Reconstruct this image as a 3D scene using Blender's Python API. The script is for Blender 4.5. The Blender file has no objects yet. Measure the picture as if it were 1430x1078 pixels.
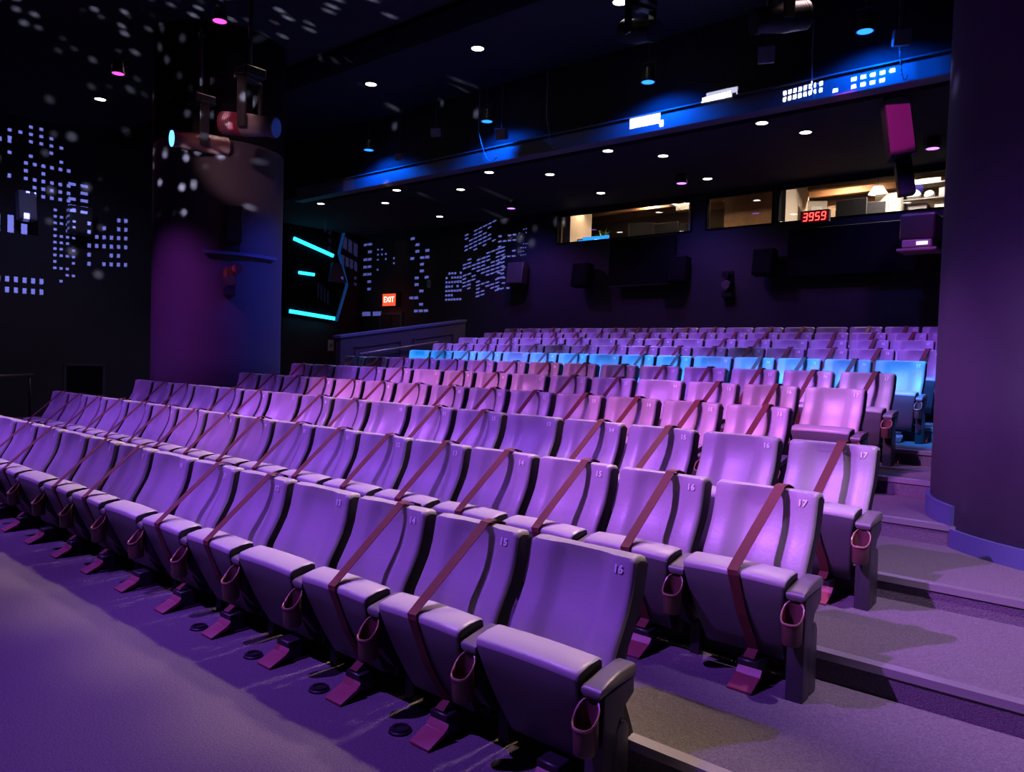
import bpy, bmesh, math, random
from mathutils import Vector, Matrix

SC = bpy.context.scene
COL = SC.collection
R = math.radians
random.seed(7)

# ---------------------------------------------------------------- camera
cd = bpy.data.cameras.new('camera')
cam = bpy.data.objects.new('camera', cd)
COL.objects.link(cam)
SC.camera = cam
cd.sensor_width = 36.0
cd.lens = 1060.04 / 1430 * 36.0
cd.clip_end = 200
_yaw, _pit, _rol = 0.704958, -0.0362927, 0.0290773
F = Vector((-math.sin(_yaw) * math.cos(_pit), math.cos(_yaw) * math.cos(_pit), math.sin(_pit)))
Rt = Vector((math.cos(_yaw), math.sin(_yaw), 0))
Up = Rt.cross(F)
R2 = Rt * math.cos(_rol) + Up * math.sin(_rol)
U2 = -Rt * math.sin(_rol) + Up * math.cos(_rol)
M = Matrix((R2, U2, -F)).transposed().to_4x4()
M.translation = (0, 0, 1.7198)
cam.matrix_world = M

# ---------------------------------------------------------------- world, exposure
w = bpy.data.worlds.new('world')
SC.world = w
w.use_nodes = True
w.node_tree.nodes['Background'].inputs[0].default_value = (0.10, 0.08, 0.25, 1)
w.node_tree.nodes['Background'].inputs[1].default_value = 0.03
SC.view_settings.view_transform = 'Standard'
SC.view_settings.look = 'None'
SC.view_settings.exposure = 0.62
SC.view_settings.gamma = 1.0
SC.view_settings.use_curve_mapping = False
SC.cycles.max_bounces = 5
SC.cycles.diffuse_bounces = 2
SC.cycles.caustics_reflective = False
SC.cycles.caustics_refractive = False


def spot(name, loc, target, color, power, size_deg, blend=0.5, radius=0.06):
    l = bpy.data.lights.new(name, 'SPOT')
    l.color = color
    l.energy = power
    l.spot_size = R(size_deg)
    l.spot_blend = blend
    l.shadow_soft_size = radius
    o = bpy.data.objects.new(name, l)
    COL.objects.link(o)
    o.location = loc
    o.rotation_euler = (Vector(target) - Vector(loc)).to_track_quat('-Z', 'Y').to_euler()
    return o


VIOLET = (0.34, 0.10, 1.0)
ORCHID = (0.66, 0.19, 1.0)
PINK = (1.0, 0.26, 0.60)
BLUE = (0.01, 0.27, 1.0)
PURPLE = (0.32, 0.09, 1.0)
WARM = (1.0, 0.66, 0.66)
# stage wash lamps on the front truss (behind and to the left of the camera)
spot('stage_wash_light', (-4.3, -0.1, 5.7), (-2.6, 3.4, 0.3), VIOLET, 1100, 74, 0.7, 0.03)
spot('stage_wash_light', (-9.4, 0.0, 5.7), (-7.6, 3.2, 0.3), VIOLET, 1150, 70, 0.8, 0.03)
spot('stage_wash_light', (-13.6, 0.0, 5.7), (-11.8, 3.0, 0.3), VIOLET, 700, 70, 0.8, 0.03)
# orchid / pink wash on rows three to six
spot('house_wash_light', (-4.4, -0.1, 5.8), (-1.8, 5.6, 0.8), ORCHID, 1100, 32, 0.8, 0.03)
spot('house_wash_light', (-9.5, 0.0, 5.8), (-6.6, 6.2, 0.9), ORCHID, 1200, 36, 0.8, 0.03)
spot('house_wash_light', (-5.0, 1.6, 6.5), (-3.2, 7.1, 1.1), PINK, 1350, 24, 0.8, 0.03)
spot('house_wash_light', (-9.4, 1.6, 6.5), (-7.4, 7.1, 1.1), PINK, 1150, 27, 0.8, 0.03)
spot('aisle_fill_light', (-4.4, -0.1, 5.8), (0.35, 4.9, 0.3), ORCHID, 1100, 24, 0.8, 0.03)  # added fills that brighten the aisle steps, no fixtures there
spot('aisle_fill_light', (-4.6, 1.5, 6.3), (-1.2, 7.3, 0.7), ORCHID, 900, 17, 0.8, 0.03)
spot('parapet_fill_light', (-8.5, 6.0, 6.2), (-12.5, 10.8, 2.0), PURPLE, 420, 26, 0.8, 0.04)  # added violet fill to lift the dim parapet, no fixture
spot('row_six_fill_light', (-5.6, 3.0, 6.4), (-3.8, 8.5, 1.5), VIOLET, 1700, 24, 0.8, 0.04)  # three added fills that lift the sixth row, without fixtures
spot('row_six_fill_light', (-10.4, 3.0, 6.4), (-8.6, 8.5, 1.5), VIOLET, 1700, 26, 0.8, 0.04)
spot('row_six_fill_light', (-4.4, 3.0, 6.4), (-2.0, 8.5, 1.4), (0.50, 0.26, 1.0), 1500, 18, 0.8, 0.04)
spot('moving_head_fill_light', (-7.0, 1.5, 5.6), (-10.9, 6.0, 5.05), (1.0, 0.50, 0.55), 420, 16, 0.6, 0.04)  # added fill on the left moving heads, no fixture of its own
# blue bars across row seven
for bx in (-1.8, -3.6, -5.4, -7.2, -9.0, -10.8):
    spot('blue_row_light', (bx - 0.6, 6.4, 6.6), (bx, 9.72, 1.55), BLUE, 4200, 21, 0.9, 0.04)
# violet over the last rows
for bx in (-3.0, -6.6, -10.2):
    spot('rear_wash_light', (bx + 0.9, 7.2, 6.7), (bx, 12.3, 1.8), PURPLE, 1800, 38, 0.9, 0.05)


# ---------------------------------------------------------------- materials
def mat(name, color, rough=0.6, metal=0.0, bump=0.0, bscale=60.0, mottle=0.0, mscale=8.0, spec=0.5):
    color = tuple(c * 0.65 for c in color) if max(color) < 0.9 else color
    m = bpy.data.materials.new(name)
    m.use_nodes = True
    nt = m.node_tree
    b = nt.nodes['Principled BSDF']
    b.inputs['Base Color'].default_value = (*color, 1)
    b.inputs['Roughness'].default_value = rough
    b.inputs['Metallic'].default_value = metal
    b.inputs['Specular IOR Level'].default_value = spec
    if bump or mottle:
        tc = nt.nodes.new('ShaderNodeTexCoord')
    if bump:
        n = nt.nodes.new('ShaderNodeTexNoise')
        n.inputs['Scale'].default_value = bscale
        n.inputs['Detail'].default_value = 3
        nt.links.new(tc.outputs['Object'], n.inputs['Vector'])
        bp = nt.nodes.new('ShaderNodeBump')
        bp.inputs['Strength'].default_value = bump
        bp.inputs['Distance'].default_value = 0.01
        nt.links.new(n.outputs['Fac'], bp.inputs['Height'])
        nt.links.new(bp.outputs['Normal'], b.inputs['Normal'])
    if mottle:
        n2 = nt.nodes.new('ShaderNodeTexNoise')
        n2.inputs['Scale'].default_value = mscale
        n2.inputs['Detail'].default_value = 6
        n2.inputs['Roughness'].default_value = 0.7
        nt.links.new(tc.outputs['Object'], n2.inputs['Vector'])
        r = nt.nodes.new('ShaderNodeValToRGB')
        r.color_ramp.elements[0].position = 0.3
        r.color_ramp.elements[1].position = 0.7
        r.color_ramp.elements[0].color = (*[c * (1 - mottle) for c in color], 1)
        r.color_ramp.elements[1].color = (*[min(1, c * (1 + mottle)) for c in color], 1)
        nt.links.new(n2.outputs['Fac'], r.inputs['Fac'])
        nt.links.new(r.outputs['Color'], b.inputs['Base Color'])
    return m


def emit(name, color, strength):
    m = bpy.data.materials.new(name)
    m.use_nodes = True
    nt = m.node_tree
    b = nt.nodes['Principled BSDF']
    b.inputs['Base Color'].default_value = (0, 0, 0, 1)
    b.inputs['Emission Color'].default_value = (*color, 1)
    b.inputs['Emission Strength'].default_value = strength * 0.65
    return m


def glass(name):
    m = bpy.data.materials.new(name)
    m.use_nodes = True
    nt = m.node_tree
    nt.nodes.clear()
    out = nt.nodes.new('ShaderNodeOutputMaterial')
    t = nt.nodes.new('ShaderNodeBsdfTransparent')
    g = nt.nodes.new('ShaderNodeBsdfGlossy')
    g.inputs['Roughness'].default_value = 0.02
    mx = nt.nodes.new('ShaderNodeMixShader')
    mx.inputs[0].default_value = 0.06
    nt.links.new(t.outputs[0], mx.inputs[1])
    nt.links.new(g.outputs[0], mx.inputs[2])
    nt.links.new(mx.outputs[0], out.inputs[0])
    return m


M_LEATHER = mat('grey_leather', (0.58, 0.54, 0.59), 0.40, bump=0.12, bscale=45)
M_UNDERSHADE = mat('shaded_underside_vinyl', (0.17, 0.155, 0.19), 0.5)  # underside vinyl darkened to paint in the shade low on the cushion
M_SIDESHADE = mat('shaded_side_vinyl', (0.030, 0.028, 0.036), 0.5)  # near-black seat sides paint in the shade away from the wash lamps
M_SHELL = mat('black_plastic', (0.022, 0.02, 0.026), 0.45)
M_ARM = mat('armrest_vinyl', (0.20, 0.18, 0.21), 0.4)
M_COPPER = mat('copper_plastic', (0.16, 0.065, 0.065), 0.4)
M_COPPERD = mat('copper_plastic_inside', (0.14, 0.03, 0.04), 0.5)
M_PLATE = mat('red_brown_plate', (0.34, 0.07, 0.09), 0.45)
M_STRAP = mat('maroon_webbing', (0.17, 0.030, 0.032), 0.75, bump=0.2, bscale=300)
M_WHITE = mat('white_print', (0.93, 0.93, 0.94), 0.5)
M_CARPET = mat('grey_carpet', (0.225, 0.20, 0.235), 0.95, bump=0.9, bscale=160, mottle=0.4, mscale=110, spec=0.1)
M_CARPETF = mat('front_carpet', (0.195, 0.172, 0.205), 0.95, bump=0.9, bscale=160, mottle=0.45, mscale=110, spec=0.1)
M_NOSING = mat('aluminium_nosing', (0.55, 0.53, 0.56), 0.35, metal=0.6)
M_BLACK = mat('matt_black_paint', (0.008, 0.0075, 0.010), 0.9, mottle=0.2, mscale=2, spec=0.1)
M_CEIL = mat('black_ceiling_paint', (0.022, 0.021, 0.032), 0.9, mottle=0.2, mscale=1.5)
M_WALL = mat('charcoal_wall_paint', (0.040, 0.037, 0.050), 0.85, mottle=0.15, mscale=1.2)
M_WALLL = mat('charcoal_side_paint', (0.045, 0.041, 0.054), 0.85, mottle=0.15, mscale=1.2)
M_PILLAR = mat('slate_pillar_paint', (0.085, 0.075, 0.10), 0.7, mottle=0.1, mscale=1.5)
M_SKIRT = mat('blue_grey_skirting', (0.12, 0.15, 0.32), 0.45)
M_BEAM = mat('beam_paint', (0.16, 0.16, 0.20), 0.5, mottle=0.12, mscale=1)
M_PARAPET = mat('parapet_paint', (0.07, 0.065, 0.10), 0.55)
M_DEVICE = mat('black_device_case', (0.026, 0.025, 0.03), 0.4, mottle=0.15, mscale=6)
M_DEVGREY = mat('grey_device_case', (0.22, 0.20, 0.22), 0.35)
M_GREYSPK = mat('charcoal_speaker_case', (0.09, 0.085, 0.09), 0.5)
M_STEEL = mat('brushed_steel', (0.55, 0.55, 0.57), 0.3, metal=0.9)
M_CREAM = mat('cream_board', (0.62, 0.52, 0.42), 0.7)
M_BOOTH = mat('booth_wall_paint', (0.30, 0.24, 0.19), 0.8, mottle=0.1, mscale=3)
M_WOOD = mat('booth_timber', (0.30, 0.16, 0.08), 0.6, mottle=0.25, mscale=5)
M_GREEN = mat('plant_leaf', (0.08, 0.16, 0.04), 0.6)
M_PAPER = mat('white_box_card', (0.75, 0.72, 0.68), 0.6)
M_LOUD = mat('speaker_cloth', (0.33, 0.30, 0.34), 0.8, bump=0.2, bscale=150)
E_WHITE = emit('white_lens', (1.0, 0.93, 0.85), 14)
E_BLUE = emit('blue_lens', (0.01, 0.11, 1.0), 5)
E_PURPLE = emit('purple_lens', (0.42, 0.10, 1.0), 5)
E_MAG = emit('magenta_lens', (1.0, 0.03, 0.40), 5)
E_CYAN = emit('cyan_led', (0.02, 0.62, 1.0), 2.6)
E_CYANDIM = emit('blue_edge_glow', (0.01, 0.12, 0.50), 0.22)  # self-lit colour standing in for bar light caught on the frame edges
E_RED = emit('red_led_digits', (1.0, 0.05, 0.04), 5)
E_REDGLOW = emit('red_led_back', (0.30, 0.0, 0.01), 0.3)
E_EXIT = emit('exit_sign_face', (1.0, 0.07, 0.03), 1.5)
E_EXITL = emit('exit_letters', (1.0, 0.55, 0.40), 5)
E_LAMPSHADE = emit('lit_lampshade', (1.0, 0.86, 0.66), 2.2)
E_CONSOLE = emit('blue_console_strip', (0.02, 0.30, 1.0), 1.4)
E_SCREEN = emit('status_display', (0.75, 0.55, 1.0), 2.0)
E_PROJ = emit('projector_lens', (0.10, 0.45, 1.0), 3)
G_GLASS = glass('booth_glass')


# ---------------------------------------------------------------- mesh helpers
def box(bm, a, b, bev=0.0, seg=1, mi=0):
    x0, y0, z0 = a
    x1, y1, z1 = b
    vs = [bm.verts.new(p) for p in ((x0, y0, z0), (x1, y0, z0), (x1, y1, z0), (x0, y1, z0), (x0, y0, z1), (x1, y0, z1), (x1, y1, z1), (x0, y1, z1))]
    fs = [bm.faces.new([vs[i] for i in q]) for q in ((3, 2, 1, 0), (4, 5, 6, 7), (0, 1, 5, 4), (1, 2, 6, 5), (2, 3, 7, 6), (3, 0, 4, 7))]
    for f in fs:
        f.material_index = mi
    if bev > 0:
        es = list({e for f in fs for e in f.edges})
        r = bmesh.ops.bevel(bm, geom=es, offset=bev, segments=seg, affect='EDGES', profile=0.5)
        for f in r['faces']:
            f.material_index = mi
    return vs


def prism(bm, poly, x0, x1, mi=0, bev=0.0, axis='x'):
    """poly of (a, b) extruded along axis: x -> (x, a, b), y -> (a, y, b), z -> (a, b, z)"""
    def P(t, a, b):
        return {'x': (t, a, b), 'y': (a, t, b), 'z': (a, b, t)}[axis]
    n = len(poly)
    lo = [bm.verts.new(P(x0, *p)) for p in poly]
    hi = [bm.verts.new(P(x1, *p)) for p in poly]
    fs = [bm.faces.new(lo), bm.faces.new(hi[::-1])]
    for i in range(n):
        j = (i + 1) % n
        fs.append(bm.faces.new([lo[j], lo[i], hi[i], hi[j]]))
    for f in fs:
        f.material_index = mi
    if bev > 0:
        es = list({e for f in fs for e in f.edges})
        r = bmesh.ops.bevel(bm, geom=es, offset=bev, segments=2, affect='EDGES', profile=0.5)
        for f in r['faces']:
            f.material_index = mi
    return fs


def tube(bm, p0, p1, r0, r1=None, n=14, mi=0, caps=True):
    r1 = r0 if r1 is None else r1
    p0, p1 = Vector(p0), Vector(p1)
    d = (p1 - p0).normalized()
    a = d.orthogonal().normalized()
    b = d.cross(a)
    A = [bm.verts.new(p0 + (a * math.cos(t) + b * math.sin(t)) * r0) for t in [2 * math.pi * i / n for i in range(n)]]
    B = [bm.verts.new(p1 + (a * math.cos(t) + b * math.sin(t)) * r1) for t in [2 * math.pi * i / n for i in range(n)]]
    for i in range(n):
        j = (i + 1) % n
        f = bm.faces.new([A[i], A[j], B[j], B[i]])
        f.material_index = mi
        f.smooth = True
    if caps:
        for L in (A[::-1], B):
            f = bm.faces.new(L)
            f.material_index = mi


def path_tube(bm, pts, r, n=8, mi=0):
    for i in range(len(pts) - 1):
        tube(bm, pts[i], pts[i + 1], r, n=n, mi=mi)


def ring(bm, c, r_in, r_out, z0, z1, n=24, mi=0):
    cx, cy = c
    L = []
    for rr, z in ((r_in, z0), (r_out, z0), (r_out, z1), (r_in, z1)):
        L.append([bm.verts.new((cx + rr * math.cos(2 * math.pi * i / n), cy + rr * math.sin(2 * math.pi * i / n), z)) for i in range(n)])
    for k in range(4):
        A, B = L[k], L[(k + 1) % 4]
        for i in range(n):
            j = (i + 1) % n
            f = bm.faces.new([A[i], A[j], B[j], B[i]])
            f.material_index = mi


def loft(bm, loops, mi=0, closed=True, cap=True, smooth=True, capmi=None):
    """loops: list of lists of points, all the same length, each a closed ring"""
    V = [[bm.verts.new(p) for p in L] for L in loops]
    n = len(V[0])
    for k in range(len(V) - 1):
        for i in range(n if closed else n - 1):
            j = (i + 1) % n
            f = bm.faces.new([V[k][i], V[k][j], V[k + 1][j], V[k + 1][i]])
            f.material_index = mi
            f.smooth = smooth
    if cap:
        for L in (V[0][::-1], V[-1]):
            f = bm.faces.new(L)
            f.material_index = mi if capmi is None else capmi
    return V


def arc_band(bm, c, r_in, r_out, z0, z1, a0, a1, n=40):
    L = []
    for i in range(n + 1):
        a = R(a0 + (a1 - a0) * i / n)
        L.append([(c[0] + r * math.cos(a), c[1] + r * math.sin(a), z) for r, z in ((r_in, z0), (r_out, z0), (r_out, z1), (r_in, z1))])
    loft(bm, L, smooth=False)


def mesh(name, bm, mats, smooth_angle=None):
    bmesh.ops.recalc_face_normals(bm, faces=bm.faces)
    me = bpy.data.meshes.new(name)
    bm.to_mesh(me)
    bm.free()
    for m in (mats if isinstance(mats, (list, tuple)) else [mats]):
        me.materials.append(m)
    if smooth_angle is not None:
        me.polygons.foreach_set('use_smooth', [True] * len(me.polygons))
        try:
            me.set_sharp_from_angle(angle=R(smooth_angle))
        except Exception:
            pass
    return me


def link(name, me, parent=None, loc=(0, 0, 0), rot=(0, 0, 0)):
    o = bpy.data.objects.new(name, me)
    COL.objects.link(o)
    o.location = loc
    o.rotation_euler = rot
    if parent:
        o.parent = parent
    return o


def tag(o, label=None, cat=None, group=None, kind=None):
    if label:
        o['label'] = label
    if cat:
        o['category'] = cat
    if group:
        o['group'] = group
    if kind:
        o['kind'] = kind
    return o


def thing(name, label, cat, loc=(0, 0, 0), rz=0.0, group=None):
    o = link(name, None, None, loc, (0, 0, rz))
    o.empty_display_size = 0.1
    return tag(o, label, cat, group)


def part(name, build, mats, parent, sm=None, loc=(0, 0, 0), rot=(0, 0, 0)):
    bm = bmesh.new()
    build(bm)
    return link(name, mesh(name, bm, mats, sm), parent, loc, rot)


def structure(name, build, mats, label, sm=None):
    return tag(part(name, build, mats, None, sm), label, None, None, 'structure')


def text_mesh(s, size, m, align='CENTER', depth=0.0, bold=0.0):
    cu = bpy.data.curves.new('txt', 'FONT')
    cu.body = s
    cu.size = size
    cu.align_x = align
    cu.align_y = 'CENTER'
    cu.extrude = depth
    cu.offset = bold
    cu.resolution_u = 3
    o = bpy.data.objects.new('txt', cu)
    COL.objects.link(o)
    dg = bpy.context.evaluated_depsgraph_get()
    me = bpy.data.meshes.new_from_object(o.evaluated_get(dg))
    COL.objects.unlink(o)
    bpy.data.objects.remove(o)
    me.materials.clear()
    me.materials.append(m)
    return me


NUMW = ['', 'one', 'two', 'three', 'four', 'five', 'six', 'seven', 'eight', 'nine', 'ten', 'eleven', 'twelve', 'thirteen', 'fourteen', 'fifteen', 'sixteen', 'seventeen', 'eighteen']
ORD = ['', 'first', 'second', 'third', 'fourth', 'fifth', 'sixth', 'seventh', 'eighth', 'ninth', 'tenth', 'eleventh']

# ---------------------------------------------------------------- the rows: measured numbers
# row: (label plane y, floor z, x of label 17, pitch, first seat, last seat, bare seats)
ROWS = {
    1: (2.649, 0.000, -1.023, 0.6224, 1, 16, lambda n: n % 3 == 1),
    2: (3.826, 0.168, -1.324, 0.6076, 1, 17, lambda n: False),
    3: (5.003, 0.312, -1.371, 0.6155, 1, 17, lambda n: n % 3 == 1),
    4: (6.180, 0.453, -1.741, 0.6128, 3, 16, lambda n: False),
    5: (7.357, 0.601, -2.106, 0.6145, 3, 17, lambda n: n % 3 == 2),
    6: (8.534, 0.749, -2.149, 0.6178, 3, 17, lambda n: False),
    7: (9.711, 0.896, -2.114, 0.5897, 3, 17, lambda n: n in (17, 13, 10, 7, 3)),
    8: (10.888, 1.057, -2.157, 0.5875, 2, 17, lambda n: False),
    9: (12.065, 1.219, -2.515, 0.5917, 2, 17, lambda n: n % 3 == 2),
    10: (13.242, 1.378, -2.859, 0.5907, 2, 17, lambda n: False),
    11: (14.419, 1.535, -3.233, 0.5911, 2, 18, lambda n: n % 3 == 0),
}

# ---------------------------------------------------------------- structure
YB, XL = 16.0, -20.4
ZR, ZF = 5.6, 7.0


def b_floor(bm):
    box(bm, (XL, -4, -0.2), (4, YB + 0.2, 0))
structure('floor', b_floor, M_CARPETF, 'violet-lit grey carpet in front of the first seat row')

for r in range(2, 12):
    y0 = ROWS[r - 1][0] + 0.03
    y1 = (ROWS[r][0] + 0.03) if r < 11 else YB
    z = ROWS[r][1]
    xl = -11.55 if r < 6 else (-12.5 if r < 10 else -12.9)

    def b_step(bm, y0=y0, y1=y1, z=z, xl=xl):
        box(bm, (xl, y0, max(0, z - 0.4) if r > 3 else 0.0), (3.0, y1, z))
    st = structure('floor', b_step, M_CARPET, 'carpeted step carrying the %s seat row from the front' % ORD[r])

    def b_nose(bm, y0=y0, z=z, xl=xl):
        prism(bm, [(y0 - 0.012, z - 0.035), (y0 + 0.004, z - 0.035), (y0 + 0.004, z - 0.004), (y0 + 0.05, z - 0.001), (y0 + 0.05, z + 0.006), (y0 - 0.012, z + 0.004)], xl, 3.0)
    part('nosing', b_nose, M_NOSING, st)


def b_wall_left(bm):
    box(bm, (XL - 0.2, -4, 0), (XL, YB + 0.2, ZF + 0.2))
structure('wall_left', b_wall_left, M_WALLL, 'dark side wall behind the left pillar')

W_A, W_B, W_C = (-12.22, -8.32), (-7.98, -6.42), (-6.34, -1.0)
ZW0, ZW1 = 4.74, 5.5


def b_wall_back(bm):
    box(bm, (XL, YB, 0), (4, YB + 0.2, ZW0))
    box(bm, (XL, YB, ZW1), (4, YB + 0.2, ZF + 0.2))
    xs = [XL, W_A[0], W_A[1], W_B[0], W_B[1], W_C[0], W_C[1], 4]
    for i in (0, 2, 4, 6):
        box(bm, (xs[i], YB, ZW0), (xs[i + 1], YB + 0.2, ZW1))
structure('wall_back', b_wall_back, M_WALL, 'dark rear wall under the control booth windows')

for i, (a, b) in enumerate((W_A, W_B, W_C)):
    def b_frame(bm, a=a, b=b):
        t = 0.035
        box(bm, (a, YB - 0.02, ZW0), (b, YB + 0.1, ZW0 + t))
        box(bm, (a, YB - 0.02, ZW1 - t), (b, YB + 0.1, ZW1))
        box(bm, (a, YB - 0.02, ZW0 + t), (a + t, YB + 0.1, ZW1 - t))
        box(bm, (b - t, YB - 0.02, ZW0 + t), (b, YB + 0.1, ZW1 - t))
    wn = structure('window_%d' % (i + 1), b_frame, M_BLACK, ['left booth window with a blue-lit console', 'small dim booth window in the middle', 'right booth window with the red timer'][i])
    part('pane', lambda bm, a=a, b=b: box(bm, (a + 0.03, YB + 0.04, ZW0 + 0.03), (b - 0.03, YB + 0.046, ZW1 - 0.03)), G_GLASS, wn)


def b_ceiling(bm):
    box(bm, (XL, -4, ZF), (4, 11.3, ZF + 0.2))
structure('ceiling', b_ceiling, M_CEIL, 'high black ceiling over the front rows')


def b_ceiling_rear(bm):
    box(bm, (XL, 11.05, ZR), (4, YB + 0.2, ZR + 0.2))
    box(bm, (XL, 11.05, ZR + 0.2), (4, 11.3, ZF))
structure('ceiling', b_ceiling_rear, M_CEIL, 'lower black ceiling over the back rows')


def b_beam(bm):
    z0, z1 = 5.45, 5.73
    box(bm, (XL + 4.0, 10.86, z0), (2.5, 10.90, z1))
    box(bm, (XL + 4.0, 10.78, z0 - 0.02), (2.5, 11.04, z0))
    box(bm, (XL + 4.0, 10.82, z1), (2.5, 11.04, z1 + 0.02))
structure('trim_1', b_beam, M_BEAM, 'long steel ceiling beam washed with blue light')


def b_soffit(bm):
    for y, z in ((11.2, 5.5), (11.42, 5.53)):
        box(bm, (XL + 4.0, y, z), (2.5, y + 0.12, ZR))
structure('trim_2', b_soffit, M_BLACK, 'dark ceiling rails just behind the blue beam')


def b_rail_front(bm):
    prism(bm, [(8.1, 6.92), (8.35, 6.86), (8.6, 6.86), (8.6, ZF), (8.1, ZF)], XL, 3.0)
structure('trim_3', b_rail_front, M_BLACK, 'black ceiling rib crossing the high ceiling')


tag(part('white_tube', lambda bm: tube(bm, (-5.54, 10.86, 5.785), (-5.08, 10.86, 5.80), 0.034, n=12), M_PAPER, None), 'short white tube lying on top of the blue beam', 'tube')

# pillars
def pillar(name, c, rad, z0, z1, label, skirt, shaded_top=None):
    def b(bm):
        n = 56
        L = []
        for rr, z in ((rad, z0), (rad, 1.6), (rad, 3.2), (rad, z1)):
            L.append([(c[0] + rr * math.cos(2 * math.pi * i / n), c[1] + rr * math.sin(2 * math.pi * i / n), z) for i in range(n)])
        loft(bm, L)
    p = structure(name, b, M_PILLAR, label)
    if shaded_top:
        part('shaded_top', lambda bm: ring(bm, c, rad - 0.01, rad + 0.012, shaded_top, z1 - 0.01, 56), M_BLACK, p, 30)  # black sleeve paints in the unlit look of the upper pillar
    for za, zb, a0, a1 in skirt:
        part('skirting', lambda bm, za=za, zb=zb, a0=a0, a1=a1: arc_band(bm, c, rad - 0.02, rad + 0.03, za, zb, a0, a1), M_SKIRT, p, 30)
    return p


PR = (-0.08, 7.05)
pillar('pillar', PR, 1.3, 0.3, ZF, 'thick round violet-lit pillar at the right beside the stairs', [(0.454, 0.585, -140, -40), (0.602, 0.75, -220, -140), (0.602, 0.75, -40, 40)])
PL = (-12.7, 6.85)
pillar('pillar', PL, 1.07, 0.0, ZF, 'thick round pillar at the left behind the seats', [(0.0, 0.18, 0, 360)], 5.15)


# ---------------------------------------------------------------- seat meshes (made once, shared)
PROF = [(-0.070, 0.20), (-0.100, 0.27), (-0.135, 0.34), (-0.155, 0.42), (-0.157, 0.50), (-0.130, 0.58), (-0.083, 0.66), (-0.045, 0.73), (-0.022, 0.80), (-0.008, 0.87), (-0.002, 0.905), (0.004, 0.922)]


def sstep(a, b, x):
    t = max(0, min(1, (x - a) / (b - a)))
    return t * t * (3 - 2 * t)


def back_loop(x, t0, t1, edge):
    """closed loop of the slab between depth t0 and t1 behind the profile; edge 0..1 rounds the side"""
    dish = 0.046 * (1 - sstep(0.085, 0.18, abs(x)))
    pts = []
    zc = -0.022 * edge * edge
    for k, (y, z) in enumerate(PROF):
        d = dish * (1 - 0.6 * sstep(0.86, 0.93, z)) if t0 == 0 else 0.0
        pts.append((x, y + t0 + d + 0.016 * edge * edge * (1 if t0 == 0 else 0), z + zc * (z / 0.9)))
    top = PROF[-1][1] + 0.008 + zc
    pts.append((x, PROF[-1][0] + t0 + (t1 - t0) * 0.45 + 0.004, top))
    for k, (y, z) in reversed(list(enumerate(PROF))):
        pts.append((x, y + t1, z + zc * (z / 0.9)))
    return pts


def m_backrest():
    bm = bmesh.new()
    xs = [(-0.270, 1), (-0.266, 0.6), (-0.256, 0.25), (-0.24, 0), (-0.20, 0), (-0.175, 0), (-0.155, 0), (-0.135, 0), (-0.11, 0), (-0.085, 0), (0, 0)]
    xs = xs + [(-x, e) for x, e in reversed(xs[:-1])]
    loft(bm, [back_loop(x, 0.0, 0.086, e) for x, e in xs], capmi=1)
    bm.faces.ensure_lookup_table()
    me = mesh('backrest', bm, [M_LEATHER, M_SIDESHADE], 50)
    return me


def m_shell():
    bm = bmesh.new()
    xs = [(-0.268, 0.8), (-0.255, 0), (0.255, 0), (0.268, 0.8)]
    L = [back_loop(x, 0.087, 0.108, e) for x, e in xs]
    loft(bm, [[(p[0], p[1], p[2] if p[2] < 0.6 else 0.6 + (p[2] - 0.6) * 0.92) for p in l] for l in L])
    return mesh('back_shell', bm, M_SHELL, 40)


def m_cushion():
    loop = [(-0.364, 0.532), (-0.362, 0.550), (-0.350, 0.564), (-0.29, 0.578), (-0.225, 0.583), (-0.205, 0.575), (-0.199, 0.55), (-0.196, 0.45), (-0.186, 0.33), (-0.160, 0.22), (-0.135, 0.15), (-0.150, 0.118), (-0.180, 0.13), (-0.232, 0.22), (-0.286, 0.33), (-0.332, 0.44)]
    cy = sum(p[0] for p in loop) / len(loop)
    cz = sum(p[1] for p in loop) / len(loop)
    bm = bmesh.new()
    L = []
    for x, s in ((-0.262, 0.90), (-0.258, 0.96), (-0.245, 1.0), (-0.12, 1.0), (0, 1.0), (0.12, 1.0), (0.245, 1.0), (0.258, 0.96), (0.262, 0.90)):
        crown = 0.006 * (1 - (x / 0.262) ** 2)
        taper = lambda z: 1 - 0.24 * max(0, 1 - (z - 0.12) / 0.44)
        L.append([(x * taper(z), cy + (y - cy) * (1 - (1 - s) * 0.6), cz + (z - cz) * (1 - (1 - s) * 0.35) + (crown if z > 0.5 else 0)) for y, z in loop])
    loft(bm, L, capmi=1)
    bm.normal_update()
    for f in bm.faces:
        c = f.calc_center_median()
        if f.material_index == 0 and c.z < 0.50:
            f.material_index = 2
    return mesh('cushion', bm, [M_LEATHER, M_SIDESHADE, M_UNDERSHADE], 50)


def m_arm_pad(end=False):
    top = [(-0.352, 0.492), (-0.350, 0.508), (-0.335, 0.520), (-0.28, 0.534), (-0.22, 0.548), (-0.185, 0.553), (-0.168, 0.551), (-0.164, 0.540)]
    if end:
        top = top[:5] + [(-0.20, 0.550), (-0.13, 0.556), (-0.105, 0.553), (-0.100, 0.540)]
    bot = [(-0.100 if end else -0.164, 0.505), (-0.21, 0.500), (-0.30, 0.488), (-0.345, 0.478)]
    loop = top + bot
    bm = bmesh.new()
    cz = 0.515
    L = []
    for x, s in ((-0.042, 0.75), (-0.036, 0.95), (-0.028, 1), (0.028, 1), (0.036, 0.95), (0.042, 0.75)):
        L.append([(x, y, cz + (z - cz) * s) for y, z in loop])
    loft(bm, L)
    return mesh('armrest', bm, M_ARM, 50)


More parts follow.
